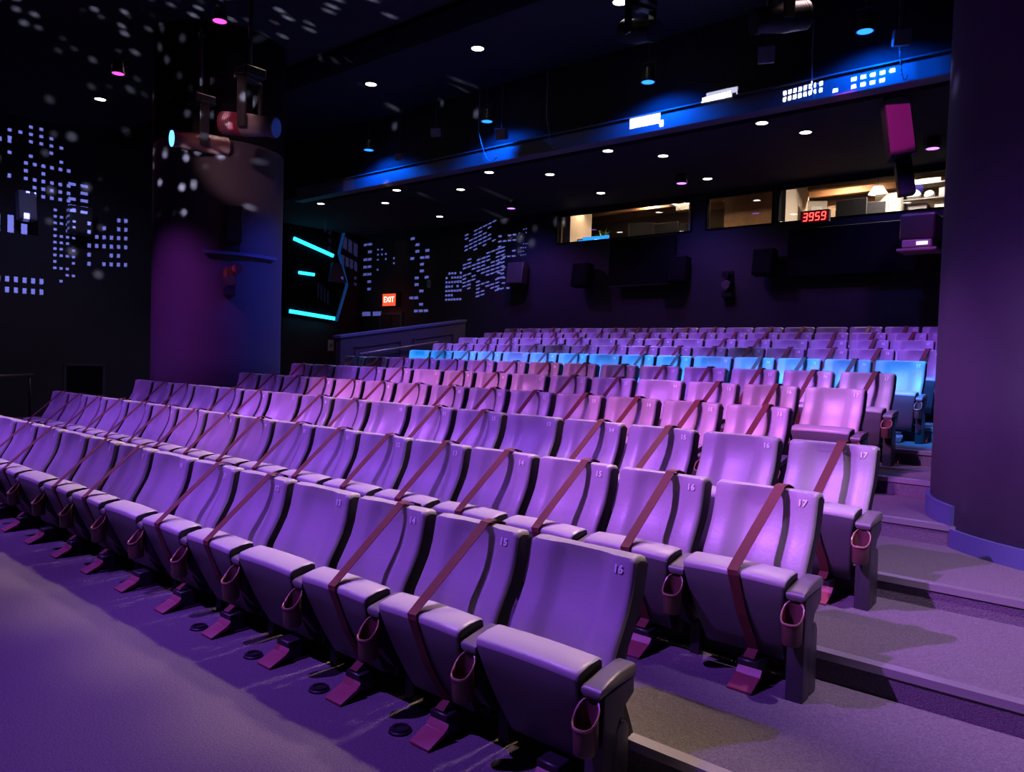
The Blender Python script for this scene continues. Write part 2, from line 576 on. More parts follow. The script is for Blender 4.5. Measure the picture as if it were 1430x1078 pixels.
def m_arm_bracket():
    bm = bmesh.new()
    prism(bm, [(-0.335, 0.484), (-0.09, 0.505), (-0.06, 0.42), (-0.08, 0.20), (-0.16, 0.17), (-0.24, 0.22), (-0.315, 0.32)], -0.028, 0.028, bev=0.006)
    box(bm, (-0.03, -0.11, 0.0), (0.03, -0.05, 0.26), 0.005)
    return mesh('arm_bracket', bm, M_SHELL, 40)


def m_end_panel(sx=1):
    bm = bmesh.new()
    # front post and rear post with an open bite between the upper block and the lower panel
    prism(bm, [(-0.318, 0.486), (-0.112, 0.507), (-0.108, 0.44), (-0.20, 0.40), (-0.235, 0.33), (-0.235, 0.0), (-0.318, 0.0)], -0.041, 0.041, bev=0.006)
    prism(bm, [(-0.236, 0.0), (-0.236, 0.30), (-0.20, 0.352), (-0.15, 0.345), (-0.125, 0.31), (-0.12, 0.0)], -0.038, 0.036, bev=0.012)
    box(bm, (-0.030, -0.235, 0.30), (0.010, -0.125, 0.45))
    return mesh('end_panel', bm, M_ENDP, 40)


M_ENDP = mat('end_panel_vinyl', (0.062, 0.058, 0.076), 0.4)


def m_cup():
    bm = bmesh.new()
    n = 20
    cy = -0.372
    outer, inner = [], []

    def pt(t, s, z):
        x = math.cos(t) * 0.050 * s
        y = cy - math.sin(t) * 0.056 * s
        return (x, y, z)

    def rim(t):
        f = (math.sin(t) + 1) / 2          # 1 at the front, 0 at the back under the arm pad
        return 0.475 - 0.085 * sstep(0.0, 0.95, f)
    T = [2 * math.pi * i / n for i in range(n)]
    tear = lambda t: 1.0 if math.sin(t) > -0.2 else 1.0 - 0.35 * (-math.sin(t) - 0.2)
    rings = [
        (0.80, lambda t: 0.285, 0), (0.88, lambda t: 0.292, 0), (0.96, lambda t: rim(t) - 0.010, 0),
        (1.04, lambda t: rim(t) - 0.008, 2), (1.06, lambda t: rim(t), 2), (1.02, lambda t: rim(t) + 0.004, 2), (0.92, lambda t: rim(t) + 0.002, 2), (0.89, lambda t: rim(t) - 0.008, 2),
        (0.84, lambda t: 0.31, 1), (0.10, lambda t: 0.305, 1)]
    V = []
    for s, zf, mi in rings:
        V.append([bm.verts.new(pt(t, s * (tear(t) if s > 0.9 else 1), zf(t))) for t in T])
    mis = [0, 0, 0, 2, 2, 2, 2, 1, 1]
    for k in range(len(V) - 1):
        for i in range(n):
            j = (i + 1) % n
            f = bm.faces.new([V[k][i], V[k][j], V[k + 1][j], V[k + 1][i]])
            f.material_index = mis[k]
    bm.faces.new(V[0][::-1]).material_index = 0
    bm.faces.new(V[-1]).material_index = 1
    return mesh('cup_holder', bm, [M_COPPER, M_COPPERD, M_COPPERR], 60)


M_COPPERR = mat('copper_rim', (0.62, 0.30, 0.27), 0.3)


def m_pedestal():
    bm = bmesh.new()
    box(bm, (0.005, -0.270, 0.01), (0.115, -0.17, 0.114), 0.006)
    box(bm, (-0.24, -0.125, 0.10), (0.24, -0.06, 0.19), 0.006)
    box(bm, (0.02, -0.20, 0.08), (0.10, -0.08, 0.112), 0.004)
    box(bm, (-0.012, -0.30, 0.0), (0.132, -0.12, 0.012), 0.004)
    return mesh('pedestal', bm, M_SHELL, 40)


def m_plate():
    bm = bmesh.new()
    prism(bm, [(-0.271, 0.085), (-0.295, 0.052), (-0.395, 0.014), (-0.395, 0.001), (-0.30, 0.03), (-0.271, 0.05)], 0.012, 0.135, bev=0.003)
    return mesh('foot_plate', bm, M_PLATE, 30)


def m_strap(var):
    rnd = random.Random(var)
    ax = 0.075 + rnd.uniform(-0.015, 0.015)
    fx = rnd.uniform(-0.02, 0.02)
    pts = [(ax + 0.012, y + 0.134, z) for y, z in PROF[5:10]]
    pts += [(ax + 0.004, 0.120, 0.925), (ax, 0.06, 0.946), (ax, 0.004, 0.942), (ax - 0.002, -0.014, 0.922),
            (fx + 0.002, -0.345, 0.592), (fx, -0.374, 0.568), (fx + 0.004, -0.374, 0.545), (fx + 0.025, -0.302, 0.34), (fx + 0.045, -0.250, 0.23), (0.06, -0.212, 0.155), (0.06, -0.262, 0.122)]
    hw, th = 0.027, 0.0015
    P = [Vector(p) for p in pts]
    loops = []
    for i, p in enumerate(P):
        d = (P[min(i + 1, len(P) - 1)] - P[max(i - 1, 0)]).normalized()
        wv = Vector((1, 0, 0)) - d * d.x
        wv.normalize()
        nv = d.cross(wv)
        loops.append([p + wv * hw + nv * th, p - wv * hw + nv * th, p - wv * hw - nv * th, p + wv * hw - nv * th])
    bm = bmesh.new()
    loft(bm, loops, smooth=False)
    return mesh('seat_strap', bm, M_STRAP)


ME_BACK, ME_SHELL, ME_CUSH = m_backrest(), m_shell(), m_cushion()
ME_ARM_END = m_arm_pad(True)
ME_ARM, ME_BRK, ME_END, ME_CUP = m_arm_pad(), m_arm_bracket(), m_end_panel(), m_cup()
ME_PED, ME_PLATE = m_pedestal(), m_plate()
ME_STRAP = [m_strap(k) for k in range(6)]
ME_NUM = {n: text_mesh(str(n), 0.047, M_WHITE, bold=0.0016) for n in range(1, 19)}
NUM_Y = -0.0085

SEATG = 'grey theatre seats in eleven rows'
STRAPG = 'dark red straps over the theatre seats'
for r, (yl, zf, a17, pit, n0, n1, bare) in ROWS.items():
    for n in range(n0, n1 + 1):
        cx = a17 - (17 - n) * pit - 0.20
        st = 'without a strap' if bare(n) else 'strapped off'
        t = thing('theater_seat', 'grey padded theatre seat %s in the %s row from the front, %s' % (NUMW[n], ORD[r], st), 'theatre seat', (cx, yl, zf), 0, SEATG)
        link('backrest', ME_BACK, t)
        link('back_shell', ME_SHELL, t)
        link('seat_number', ME_NUM[n], t, (0.20, -0.0135, 0.872), (R(82), 0, 0))
        link('cushion', ME_CUSH, t)
        link('pedestal', ME_PED, t)
        link('foot_plate', ME_PLATE, t)
        sides = [pit / 2] + ([-pit / 2] if n == n0 else [])
        for ax in sides:
            endp = (ax > 0 and n == n1) or ax < 0
            a = link('armrest', ME_ARM_END if endp else ME_ARM, t, (ax, 0, 0))
            if pit < 0.6:
                a.scale.x = 0.76
            link('end_panel' if endp else 'bracket', ME_END if endp else ME_BRK, a)
            link('cup_holder', ME_CUP, a)
        if not bare(n):
            s = link('seat_strap', ME_STRAP[random.randrange(6)], None, (cx, yl, zf))
            tag(s, 'dark red strap tied over seat %s in the %s row from the front' % (NUMW[n], ORD[r]), 'strap', STRAPG)

# ---------------------------------------------------------------- ceiling downlights
DOWN = {
    ('front row on the high ceiling', ZF): [(-17.46, 6.687), (-14.62, 6.68), (-11.773, 6.686)],
    ('second row on the high ceiling', ZF): [(-11.97, 9.554), (-9.108, 9.54), (-6.266, 9.56)],
    ('row just behind the blue beam', ZR): [(-16.77, 11.834), (-13.824, 11.862), (-10.84, 11.803), (-7.911, 11.831), (-5.007, 11.853)],
    ('middle row over the back seats', ZR): [(-15.234, 12.70), (-12.49, 12.64), (-9.892, 12.653), (-7.251, 12.694), (-4.622, 12.725)],
    ('row nearest the back wall', ZR): [(-15.376, 14.767), (-9.987, 14.70), (-7.367, 14.77)],
}


def m_down(rr):
    bm = bmesh.new()
    ring(bm, (0, 0), rr, rr + 0.022, -0.014, 0.0)
    a = mesh('trim_ring', bm, M_DEVGREY)
    bm = bmesh.new()
    tube(bm, (0, 0, -0.010), (0, 0, -0.002), rr, n=24)
    return a, mesh('lens', bm, E_WHITE)


DM_F, DM_R = m_down(0.105), m_down(0.09)
POS = ['leftmost', 'second from the left', 'third from the left', 'fourth from the left', 'rightmost']
for (rown, z), L in DOWN.items():
    for i, (x, y) in enumerate(L):
        pos = 'rightmost' if i == len(L) - 1 else POS[i]
        t = thing('downlight', 'glowing white downlight, %s in the %s' % (pos, rown), 'ceiling light', (x, y, z), 0, 'round white ceiling downlights')
        ms = DM_F if z == ZF else DM_R
        link('trim_ring', ms[0], t)
        link('lens', ms[1], t)
        spot('downlight_light', (x, y, z - 0.03), (x, y, 0), WARM, ((60 if x < -14 else 150) if y < 8 else 110) if z == ZF else 11, 90 if y < 8 else 84, 0.6, 0.10)


# the two front rows go on above the picture and light the front seats
for x, y, pw in ((-11.77, 6.686, 300), (-8.92, 6.686, 800), (-6.08, 6.686, 1750), (-3.23, 6.686, 1900), (-0.39, 6.686, 2000), (-3.42, 9.555, 110), (-0.6, 9.555, 110)):
    spot('downlight_light', (x, y, ZF - 0.03), (x, 3.75 if y < 8 else y, 0.5), WARM, pw * 1.25, 37 if y < 8 else 84, 1.0, 0.40)


for k in range(10):
    x = -10.6 + 1.06 * k
    spot('front_row_fill_light', (x, 5.4, 6.9), (x, 2.72, 0.9), (1.0, 0.74, 0.46), 1000, 11.5, 0.6, 0.2)  # added narrow fill for the front cushion tops, not a ceiling fixture
    spot('second_row_fill_light', (x + 0.3, 6.6, 6.9), (x + 0.3, 3.75, 1.05), (1.0, 0.74, 0.50), 550, 11, 0.7, 0.2)  # added narrow fill for the second-row cushion tops, not a ceiling fixture
spot('aisle_top_fill_light', (0.9, 3.6, 6.9), (-0.2, 4.9, 0.3), (0.80, 0.52, 0.95), 1500, 40, 0.9, 0.1)  # added fill from above that softens the aisle shadows, no fixture
spot('side_wall_fill_light', (-16.5, 5.0, 6.6), (-20.4, 7.5, 1.6), (0.45, 0.45, 1.0), 110, 80, 1.0, 0.1)  # added faint bluish fill so the side wall is not black


# ---------------------------------------------------------------- coloured stage lamps
def m_par():
    bm = bmesh.new()
    tube(bm, (0, 0, 0.0), (0, 0, 0.20), 0.105, 0.085, 18)
    ring(bm, (0, 0), 0.100, 0.118, -0.012, 0.02, 20)
    a = mesh('housing', bm, M_DEVICE, 40)
    bm = bmesh.new()
    box(bm, (-0.135, -0.015, 0.05), (-0.125, 0.015, 0.30))
    box(bm, (0.125, -0.015, 0.05), (0.135, 0.015, 0.30))
    box(bm, (-0.135, -0.015, 0.29), (0.135, 0.015, 0.30))
    b = mesh('yoke', bm, M_DEVICE)
    return a, b


PAR_H, PAR_Y = m_par()


def par_lens(e):
    bm = bmesh.new()
    tube(bm, (0, 0, -0.008), (0, 0, 0.0), 0.098, n=20)
    return mesh('lens', bm, e)


LENS = {'blue': par_lens(E_BLUE), 'purple': par_lens(E_PURPLE), 'magenta': par_lens(E_MAG)}
LC = {'blue': (0.0, 0.11, 1.0), 'purple': (0.55, 0.12, 1.0), 'magenta': (1.0, 0.03, 0.5)}


def par(x, y, z, colr, label, ztop, power, tilt=(0, 0)):
    t = thing('stage_lamp', label, 'stage lamp', (x, y, z), 0, '%s stage lamps hanging from the ceiling' % colr)
    link('housing', PAR_H, t, rot=(tilt[0], tilt[1], 0))
    link('lens', LENS[colr], t, rot=(tilt[0], tilt[1], 0))
    link('yoke', PAR_Y, t)
    part('hanger', lambda bm: tube(bm, (0, 0, 0.30), (0, 0, ztop - z), 0.012, n=8), M_DEVICE, t)
    l = bpy.data.lights.new('stage_lamp_light', 'SPOT')
    l.spot_size = R(150)
    l.spot_blend = 0.5
    l.color = LC[colr]
    l.energy = power
    l.shadow_soft_size = 0.09
    o = bpy.data.objects.new('stage_lamp_light', l)
    COL.objects.link(o)
    o.location = (x, y - 0.02, z - 0.06)
    o.rotation_euler = (R(20) if colr == 'blue' else 0, 0, 0)
    return t


for i, (x, z) in enumerate([(-13.181, 6.126), (-9.734, 6.122), (-6.312, 6.123), (-3.102, 6.096)]):
    par(x, 10.5, z, 'blue', 'blue stage lamp glowing above the blue beam, %s' % POS[i if i < 3 else 4], ZF, 150)
for i, (x, y) in enumerate([(-12.33, 14.265), (-7.636, 14.16), (-3.035, 14.193)]):
    par(x, y, 5.42, 'purple', ['leftmost purple stage lamp, above the wall speaker left of the booth', 'purple stage lamp over the left booth window', 'purple stage lamp beside the magenta-lit hanging speaker'][i], ZR, 60)
for i, (x, y) in enumerate([(-14.548, 5.872), (-10.971, 5.879)]):
    par(x, y, 6.66, 'magenta', ['magenta stage lamp left of the moving-head projectors', 'magenta stage lamp next to a white downlight at the top left'][i], ZF, 2)


# ---------------------------------------------------------------- light-pattern projectors (gobos): the pattern is in the lamp itself
def gobo_window_light(name, loc, facing, D, buildings, color, power, size_deg):
    """facing 'back' (+Y) or 'left' (-X); buildings are (a0, a1, b0, b1, na, nb, fa, fb, density, seed, shear) in wall metres"""
    l = bpy.data.lights.new(name, 'SPOT')
    l.color = color
    l.energy = power
    l.spot_size = R(size_deg)
    l.spot_blend = 0.1
    l.shadow_soft_size = 0.008
    o = bpy.data.objects.new(name, l)
    COL.objects.link(o)
    o.location = loc
    o.rotation_euler = (R(90), 0, 0 if facing == 'back' else R(90))
    l.use_nodes = True
    nt = l.node_tree
    N = nt.nodes
    em = next(n for n in N if n.type == 'EMISSION')

    def math_(op, a, b=None, c=None):
        n = N.new('ShaderNodeMath')
        n.operation = op
        for k, v in enumerate((a, b, c)):
            if v is None:
                continue
            if isinstance(v, (int, float)):
                n.inputs[k].default_value = v
            else:
                nt.links.new(v, n.inputs[k])
        return n.outputs[0]
    tc = N.new('ShaderNodeTexCoord')
    sep = N.new('ShaderNodeSeparateXYZ')
    nt.links.new(tc.outputs['Normal'], sep.inputs[0])
    nz = math_('ABSOLUTE', sep.outputs['Z'])
    sgn = GOBO_SIGN
    u = math_('MULTIPLY', math_('DIVIDE', sep.outputs['X'], nz), D * sgn)
    v = math_('MULTIPLY', math_('DIVIDE', sep.outputs['Y'], nz), D * sgn)
    a = math_('ADD', u, loc[0] if facing == 'back' else loc[1])
    b = math_('ADD', v, loc[2])
    tot = None
    for (a0, a1, b0, b1, na, nb, fa, fb, dens, seed, shear) in buildings:
        aa = math_('MULTIPLY', math_('SUBTRACT', a, a0), na / (a1 - a0))
        bsh = math_('SUBTRACT', b, b0)
        if shear:
            bsh = math_('SUBTRACT', bsh, math_('MULTIPLY', math_('SUBTRACT', a, a0), shear))
        bb = math_('MULTIPLY', bsh, nb / (b1 - b0))
        ia = math_('COMPARE', aa, na / 2, na / 2)
        ib = math_('COMPARE', bb, nb / 2, nb / 2)
        wa = math_('COMPARE', math_('FRACT', aa), 0.5, fa / 2)
        wb = math_('COMPARE', math_('FRACT', bb), 0.5, fb / 2)
        wn = N.new('ShaderNodeTexWhiteNoise')
        wn.noise_dimensions = '3D'
        cmb = N.new('ShaderNodeCombineXYZ')
        nt.links.new(math_('FLOOR', aa), cmb.inputs[0])
        nt.links.new(math_('FLOOR', bb), cmb.inputs[1])
        cmb.inputs[2].default_value = seed
        nt.links.new(cmb.outputs[0], wn.inputs['Vector'])
        on = math_('LESS_THAN', wn.outputs['Value'], dens)
        m = math_('MULTIPLY', math_('MULTIPLY', math_('MULTIPLY', ia, ib), math_('MULTIPLY', wa, wb)), on)
        tot = m if tot is None else math_('MAXIMUM', tot, m)
    nt.links.new(tot, em.inputs['Strength'])
    return o


GOBO_SIGN = 1.0
CITY2 = (0.26, 0.30, 1.0)
gobo_window_light('city_gobo_light', (-15.0, 6.4, 4.6), 'back', YB - 6.4, [
    (-15.60, -14.35, 4.65, 5.30, 7, 6, 0.75, 0.35, 0.55, 1, 0.28),
    (-15.65, -14.00, 3.30, 4.55, 9, 12, 0.8, 0.40, 0.65, 2, 0.20),
    (-16.35, -15.65, 3.35, 4.25, 6, 7, 0.7, 0.50, 0.75, 3, 0.0),
    (-14.30, -13.60, 3.6, 5.2, 4, 11, 0.7, 0.30, 0.40, 4, 0.0),
    (-13.55, -13.15, 4.5, 5.3, 5, 8, 0.4, 0.3, 0.35, 9, 0.0),
    (-17.95, -17.05, 3.0, 5.45, 4, 12, 0.8, 0.40, 0.36, 5, 0.0),
    (-20.25, -19.80, 3.5, 5.45, 2, 8, 0.85, 0.35, 0.75, 6, 0.0),
    (-19.6, -18.6, 4.4, 5.2, 5, 5, 0.4, 0.35, 0.3, 7, 0.0),
    (-20.3, -19.2, 2.95, 3.15, 2, 1, 0.8, 0.7, 0.8, 8, 0.0),
], CITY2, 22000, 110)
gobo_window_light('city_gobo_light', (-12.6, 4.6, 5.1), 'left', 20.4 - 12.6, [
    (6.10, 7.20, 5.15, 6.05, 6, 5, 0.42, 0.42, 0.85, 11, 0.0),
    (5.75, 7.05, 6.05, 6.90, 6, 5, 0.36, 0.40, 0.45, 12, 0.0),
    (6.75, 7.30, 3.20, 5.05, 4, 12, 0.5, 0.38, 0.80, 13, 0.0),
    (7.50, 8.55, 3.65, 5.0, 6, 6, 0.45, 0.42, 0.80, 14, 0.08),
    (5.20, 6.30, 4.25, 4.75, 4, 1, 0.45, 0.8, 0.9, 15, 0.0),
    (5.20, 6.80, 2.85, 3.35, 9, 2, 0.45, 0.5, 0.8, 16, 0.0),
    (7.05, 7.60, 4.85, 5.75, 2, 5, 0.6, 0.4, 0.8, 17, 0.0),
    (5.0, 5.95, 5.2, 6.8, 5, 6, 0.35, 0.35, 0.4, 18, 0.0),
], CITY2, 24000, 120)
gobo_window_light('city_gobo_light', (-7.2, 5.0, 5.0), 'left', 13.2, [
    (14.5, 14.85, 5.0, 5.75, 2, 3, 0.7, 0.6, 0.7, 21, -0.3),
    (15.25, 15.9, 5.1, 5.65, 3, 1, 0.75, 0.75, 1.0, 22, -0.4),
    (15.2, 15.9, 4.6, 5.0, 4, 1, 0.75, 0.75, 1.0, 23, -0.3),
    (15.2, 15.9, 3.85, 4.45, 4, 3, 0.6, 0.5, 0.5, 24, -0.2),
    (14.3, 14.8, 3.4, 4.0, 4, 1, 0.5, 0.8, 0.5, 25, -0.5),
], CITY2, 10000, 120)
gobo_window_light('beam_gobo_light', (-4.6, 4.2, 4.6), 'back', 10.88 - 4.2, [
    (-4.30, -3.72, 5.50, 5.68, 8, 2, 0.62, 0.66, 0.95, 31, 0.06),
    (-3.62, -2.78, 5.48, 5.68, 7, 2, 0.55, 0.5, 0.85, 32, 0.02),
    (-5.56, -5.06, 5.74, 5.92, 1, 1, 1.0, 1.0, 1.0, 35, 0.0),
    (-6.86, -6.28, 5.56, 5.74, 1, 1, 0.98, 0.9, 1.0, 33, 0.0),
    (-6.30, -6.22, 5.50, 5.62, 1, 1, 0.9, 0.9, 1.0, 34, 0.0),
], (0.85, 0.88, 1.0), 30000, 70)


def star_light(name, loc, target, scale, dens, rad, power, size_deg, color):
    o = spot(name, loc, target, color, power, size_deg, 0.15, 0.05)
    l = o.data
    l.use_nodes = True
    nt = l.node_tree
    N = nt.nodes
    em = next(n for n in N if n.type == 'EMISSION')
    tc = N.new('ShaderNodeTexCoord')
    v = N.new('ShaderNodeTexVoronoi')
    v.voronoi_dimensions = '3D'
    v.feature = 'F1'
    v.inputs['Scale'].default_value = scale
    nt.links.new(tc.outputs['Normal'], v.inputs['Vector'])
    mr = N.new('ShaderNodeMapRange')
    mr.inputs['From Min'].default_value = rad
    mr.inputs['From Max'].default_value = rad * 0.35
    nt.links.new(v.outputs['Distance'], mr.inputs['Value'])
    s = N.new('ShaderNodeSeparateColor')
    nt.links.new(v.outputs['Color'], s.inputs[0])
    lt = N.new('ShaderNodeMath')
    lt.operation = 'LESS_THAN'
    nt.links.new(s.outputs[0], lt.inputs[0])
    lt.inputs[1].default_value = dens
    mu = N.new('ShaderNodeMath')
    mu.operation = 'MULTIPLY'
    nt.links.new(mr.outputs[0], mu.inputs[0])
    nt.links.new(lt.outputs[0], mu.inputs[1])
    nt.links.new(mu.outputs[0], em.inputs['Strength'])
    return o


star_light('star_gobo_light', (-9.8, 3.0, 4.4), (-12.6, 5.6, 7.4), 22, 0.6, 0.26, 6500, 100, (0.75, 0.78, 1.0))
star_light('star_gobo_light', (-6.0, 1.0, 4.4), (-0.75, 6.0, 4.4), 16, 0.5, 0.24, 1500, 26, (0.5, 0.45, 1.0))


# ---------------------------------------------------------------- moving-head projectors and ceiling devices
def moving_head(label, loc, aim, ztop, body_m, lens_m, length=0.5, rad=0.13, rear_m=None):
    t = thing('moving_head_projector', label, 'stage projector', loc, 0, 'moving-head projectors under the ceiling')
    part('base', lambda bm: box(bm, (-0.17, -0.17, ztop - loc[2] - 0.16), (0.17, 0.17, ztop - loc[2] - 0.02), 0.02, 2), M_DEVICE, t)
    part('hanger', lambda bm: tube(bm, (0, 0, ztop - loc[2] - 0.03), (0, 0, 7.0 - loc[2]), 0.03), M_DEVICE, t)
    q = Vector(aim).normalized().to_track_quat('X', 'Z').to_euler()
    def yoke(bm):
        h = ztop - loc[2] - 0.15
        for s in (-1, 1):
            box(bm, (-0.07, s * (rad + 0.04) - 0.02, -0.08), (0.07, s * (rad + 0.04) + 0.02, h), 0.01)
        box(bm, (-0.07, -rad - 0.06, h - 0.05), (0.07, rad + 0.06, h), 0.01)
    part('yoke', yoke, M_DEVICE, t, rot=(0, 0, math.atan2(aim[1], aim[0])))
    def head(bm):
        tube(bm, (-length * 0.5, 0, 0), (-length * 0.1, 0, 0), rad * 0.95, rad, 20, mi=1)
        tube(bm, (-length * 0.1, 0, 0), (length * 0.42, 0, 0), rad, rad * 0.78, 20)
        tube(bm, (length * 0.40, 0, 0), (length * 0.5, 0, 0), rad * 0.86, rad * 0.86, 20)
        for k in range(5):
            xk = -length * 0.45 + k * 0.035
            tube(bm, (xk, 0, 0), (xk + 0.012, 0, 0), rad * 0.98, rad * 0.98, 20)
    part('head', head, [body_m, rear_m or body_m], t, 40, rot=q)
    part('lens', lambda bm: tube(bm, (length * 0.5, 0, 0), (length * 0.515, 0, 0), rad * 0.82, n=20), lens_m, t, rot=q)
    return t


M_REDRIM = mat('dark_red_case', (0.26, 0.03, 0.06), 0.4)
M_REDCASE = mat('brown_device_case', (0.20, 0.10, 0.09), 0.45)
moving_head('moving-head projector with a glowing blue lens pointing left', (-11.75, 6.0, 5.0), (-0.165, -0.98, -0.05), 5.75, M_REDCASE, E_PROJ, 0.85, 0.15)
moving_head('reddish moving-head projector with a grey lens barrel pointing right', (-10.3, 6.0, 5.02), (0.9, 0.5, -0.12), 5.85, M_DEVGREY, M_STEEL, 0.85, 0.17, M_REDRIM)
moving_head('dark unlit moving-head projector beside a downlight at the top', (-5.75, 9.3, 6.35), (0.8, -0.3, -0.3), 6.85, M_DEVICE, M_SHELL, 0.7, 0.17)
moving_head('dark unlit projector hanging left of the rightmost blue lamp', (-3.75, 9.3, 6.0), (-0.6, -0.7, -0.2), 6.6, M_DEVICE, M_SHELL, 0.7, 0.18)


def small_lamp(label, loc, ztop, sz=0.16, m=None):
    t = thing('beam_spotlight', label, 'spotlight', loc, 0, 'small unlit spotlights near the blue beam')
    part('housing', lambda bm: box(bm, (-sz / 2, -sz / 2, -sz / 2), (sz / 2, sz / 2, sz / 2), 0.015, 2), m or M_DEVGREY, t, rot=(0.3, 0, 0.4))
    part('bracket', lambda bm: tube(bm, (0, 0, sz / 2), (0, 0, ztop - loc[2]), 0.012), M_DEVICE, t)
    return t


small_lamp('small boxy spotlight right of the second blue lamp from the left', (-9.45, 10.6, 5.86), ZF, 0.2)
small_lamp('small boxy spotlight below the leftmost blue lamp', (-12.3, 10.6, 5.86), ZF, 0.14)
small_lamp('small boxy spotlight right of the rightmost blue lamp', (-2.66, 10.5, 5.9), ZF, 0.2)
small_lamp('violet-lit square fixture under the dark projector at upper right', (-4.37, 10.4, 6.05), ZF, 0.22, M_LOUD)
small_lamp('dim violet fixture between the two middle blue lamps', (-11.0, 10.4, 6.1), ZF, 0.16, M_LOUD)
for i, (x0, x1) in enumerate(((-10.15, -9.65), (-8.5, -8.2), (-2.75, -2.62), (-3.85, -3.8))):
    def b_cable(bm, x0=x0, x1=x1):
        pts = [(x0, 10.72, ZF)]
        for k in range(13):
            s = k / 12
            pts.append((x0 + (x1 - x0) * s, 10.72, 6.05 - 0.55 * s - 0.28 * math.sin(math.pi * s)))
        path_tube(bm, pts, 0.010, 6)
    tag(part('hanging_cable', b_cable, M_DEVGREY, None), ['thin looped cable hanging by the second blue lamp from the left', 'short cable hanging over the middle of the blue beam', 'short cable hanging under the rightmost blue lamp', 'thin cable over the white window pattern on the beam'][i], 'cable', 'loose cables by the blue beam')

# ---------------------------------------------------------------- large hanging speaker and the projector at right
t = thing('hanging_speaker', 'big tilted box speaker with a magenta-lit face below the blue beam', 'speaker', (-3.0, 11.9, 5.16), R(-14))
t.rotation_euler = (R(-4), R(-8), R(24))
part('cabinet', lambda bm: box(bm, (-0.17, -0.16, -0.42), (0.17, 0.2, 0.42), 0.012, 2), M_DEVICE, t)
part('grille', lambda bm: box(bm, (-0.155, -0.172, -0.405), (0.155, -0.158, 0.405), 0.006), M_LOUD, t)
part('bracket', lambda bm: (box(bm, (-0.09, 0.0, -0.95), (0.13, 0.16, -0.42), 0.01), box(bm, (0.17, 0.0, -0.3), (0.2, 0.1, 0.3), 0.005)), M_DEVICE, t)
part('hanger', lambda bm: tube(bm, (0.0, 0.1, 0.40), (0.05, 0.16, 0.62), 0.02), M_DEVICE, t)
spot('magenta_accent_light', (-4.2, 8.6, 5.3), (-3.0, 11.9, 5.15), (1.0, 0.03, 0.62), 260, 14, 0.3, 0.04)

t = thing('wall_projector', 'dark projector on a bracket glowing pink below, beside the right pillar', 'projector', (-3.4, 15.2, 4.2), 0)
part('case', lambda bm: box(bm, (-0.28, -0.25, -0.16), (0.30, 0.3, 0.32), 0.05, 3), M_SHELL, t)
part('underside', lambda bm: box(bm, (-0.22, -0.27, -0.30), (0.26, 0.25, -0.16), 0.02), M_LOUD, t)
part('status_display', lambda bm: box(bm, (0.02, -0.285, -0.26), (0.20, -0.27, -0.20)), E_SCREEN, t)
part('tray', lambda bm: box(bm, (-0.30, -0.30, -0.36), (0.34, 0.3, -0.31), 0.01), M_LOUD, t)
part('bracket', lambda bm: box(bm, (-0.05, 0.25, -0.1), (0.05, 0.82, 0.1)), M_DEVICE, t)
spot('pink_accent_light', (-3.2, 13.6, 3.6), (-3.35, 15.0, 3.95), (1.0, 0.05, 0.7), 10, 34, 0.5, 0.03)
t = thing('wall_sign', 'narrow pink sign plate on the back wall by the right pillar', 'sign', (-3.1, 15.93, 3.72))
part('plate', lambda bm: box(bm, (-0.07, 0, -0.2), (0.09, 0.03, 0.2), 0.005), M_COPPER, t)
part('border', lambda bm: box(bm, (-0.09, 0.03, -0.22), (0.11, 0.07, 0.22), 0.005), M_DEVICE, t)

# ---------------------------------------------------------------- booth
def b_booth(bm):
    box(bm, (-13.2, 18.7, 3.9), (1.0, 18.9, 6.0))
    box(bm, (-13.2, YB + 0.2, 3.9), (-13.0, 18.7, 6.0))
    box(bm, (1.0, YB + 0.2, 3.9), (1.2, 18.9, 6.0))
structure('wall_booth', b_booth, M_BOOTH, 'warm lit walls inside the control booth')
structure('floor', lambda bm: box(bm, (-13.2, YB + 0.2, 3.8), (1.2, 18.9, 3.9)), M_BLACK, 'floor of the control booth')
structure('ceiling', lambda bm: box(bm, (-13.2, YB + 0.2, 6.0), (1.2, 18.9, 6.1)), M_BOOTH, 'ceiling of the control booth')
for k, y in enumerate((16.75, 17.5, 18.3)):
    structure('trim_%d' % (4 + k), lambda bm, y=y: box(bm, (-13.0, y, 5.72), (1.0, y + 0.16, 6.0), 0.01), M_WOOD, 'timber ceiling joist in the booth, number %d from the window' % (k + 1))
structure('trim_7', lambda bm: box(bm, (-8.55, 16.25, 3.9), (-8.42, 16.4, 6.0)), M_PAPER, 'white post inside the left booth window')
structure('trim_8', lambda bm: box(bm, (-12.2, 16.22, 3.9), (-11.95, 17.2, 6.0)), M_CREAM, 'cream partition edge at the left end of the booth')
structure('trim_9', lambda bm: box(bm, (-6.45, 16.22, 3.9), (-6.25, 17.6, 6.0)), M_CREAM, 'cream partition between the small and the right booth window')
structure('trim_10', lambda bm: box(bm, (-8.1, 17.2, 3.9), (-6.5, 17.3, 6.0)), M_WOOD, 'brown screen behind the small booth window')


def boothlight(loc, power, size=0.25, color=(1.0, 0.72, 0.46)):
    l = bpy.data.lights.new('booth_light', 'AREA')
    l.energy = power
    l.size = size
    l.color = color
    o = bpy.data.objects.new('booth_light', l)
    COL.objects.link(o)
    o.location = loc
    return o


boothlight((-10.3, 17.5, 5.95), 170)
boothlight((-8.9, 16.6, 5.95), 40)
boothlight((-11.9, 16.6, 5.95), 40)
boothlight((-7.2, 16.6, 5.95), 12)
boothlight((-5.6, 17.7, 5.95), 150)
boothlight((-3.9, 16.6, 5.95), 230, 0.3, (1.0, 0.84, 0.68))


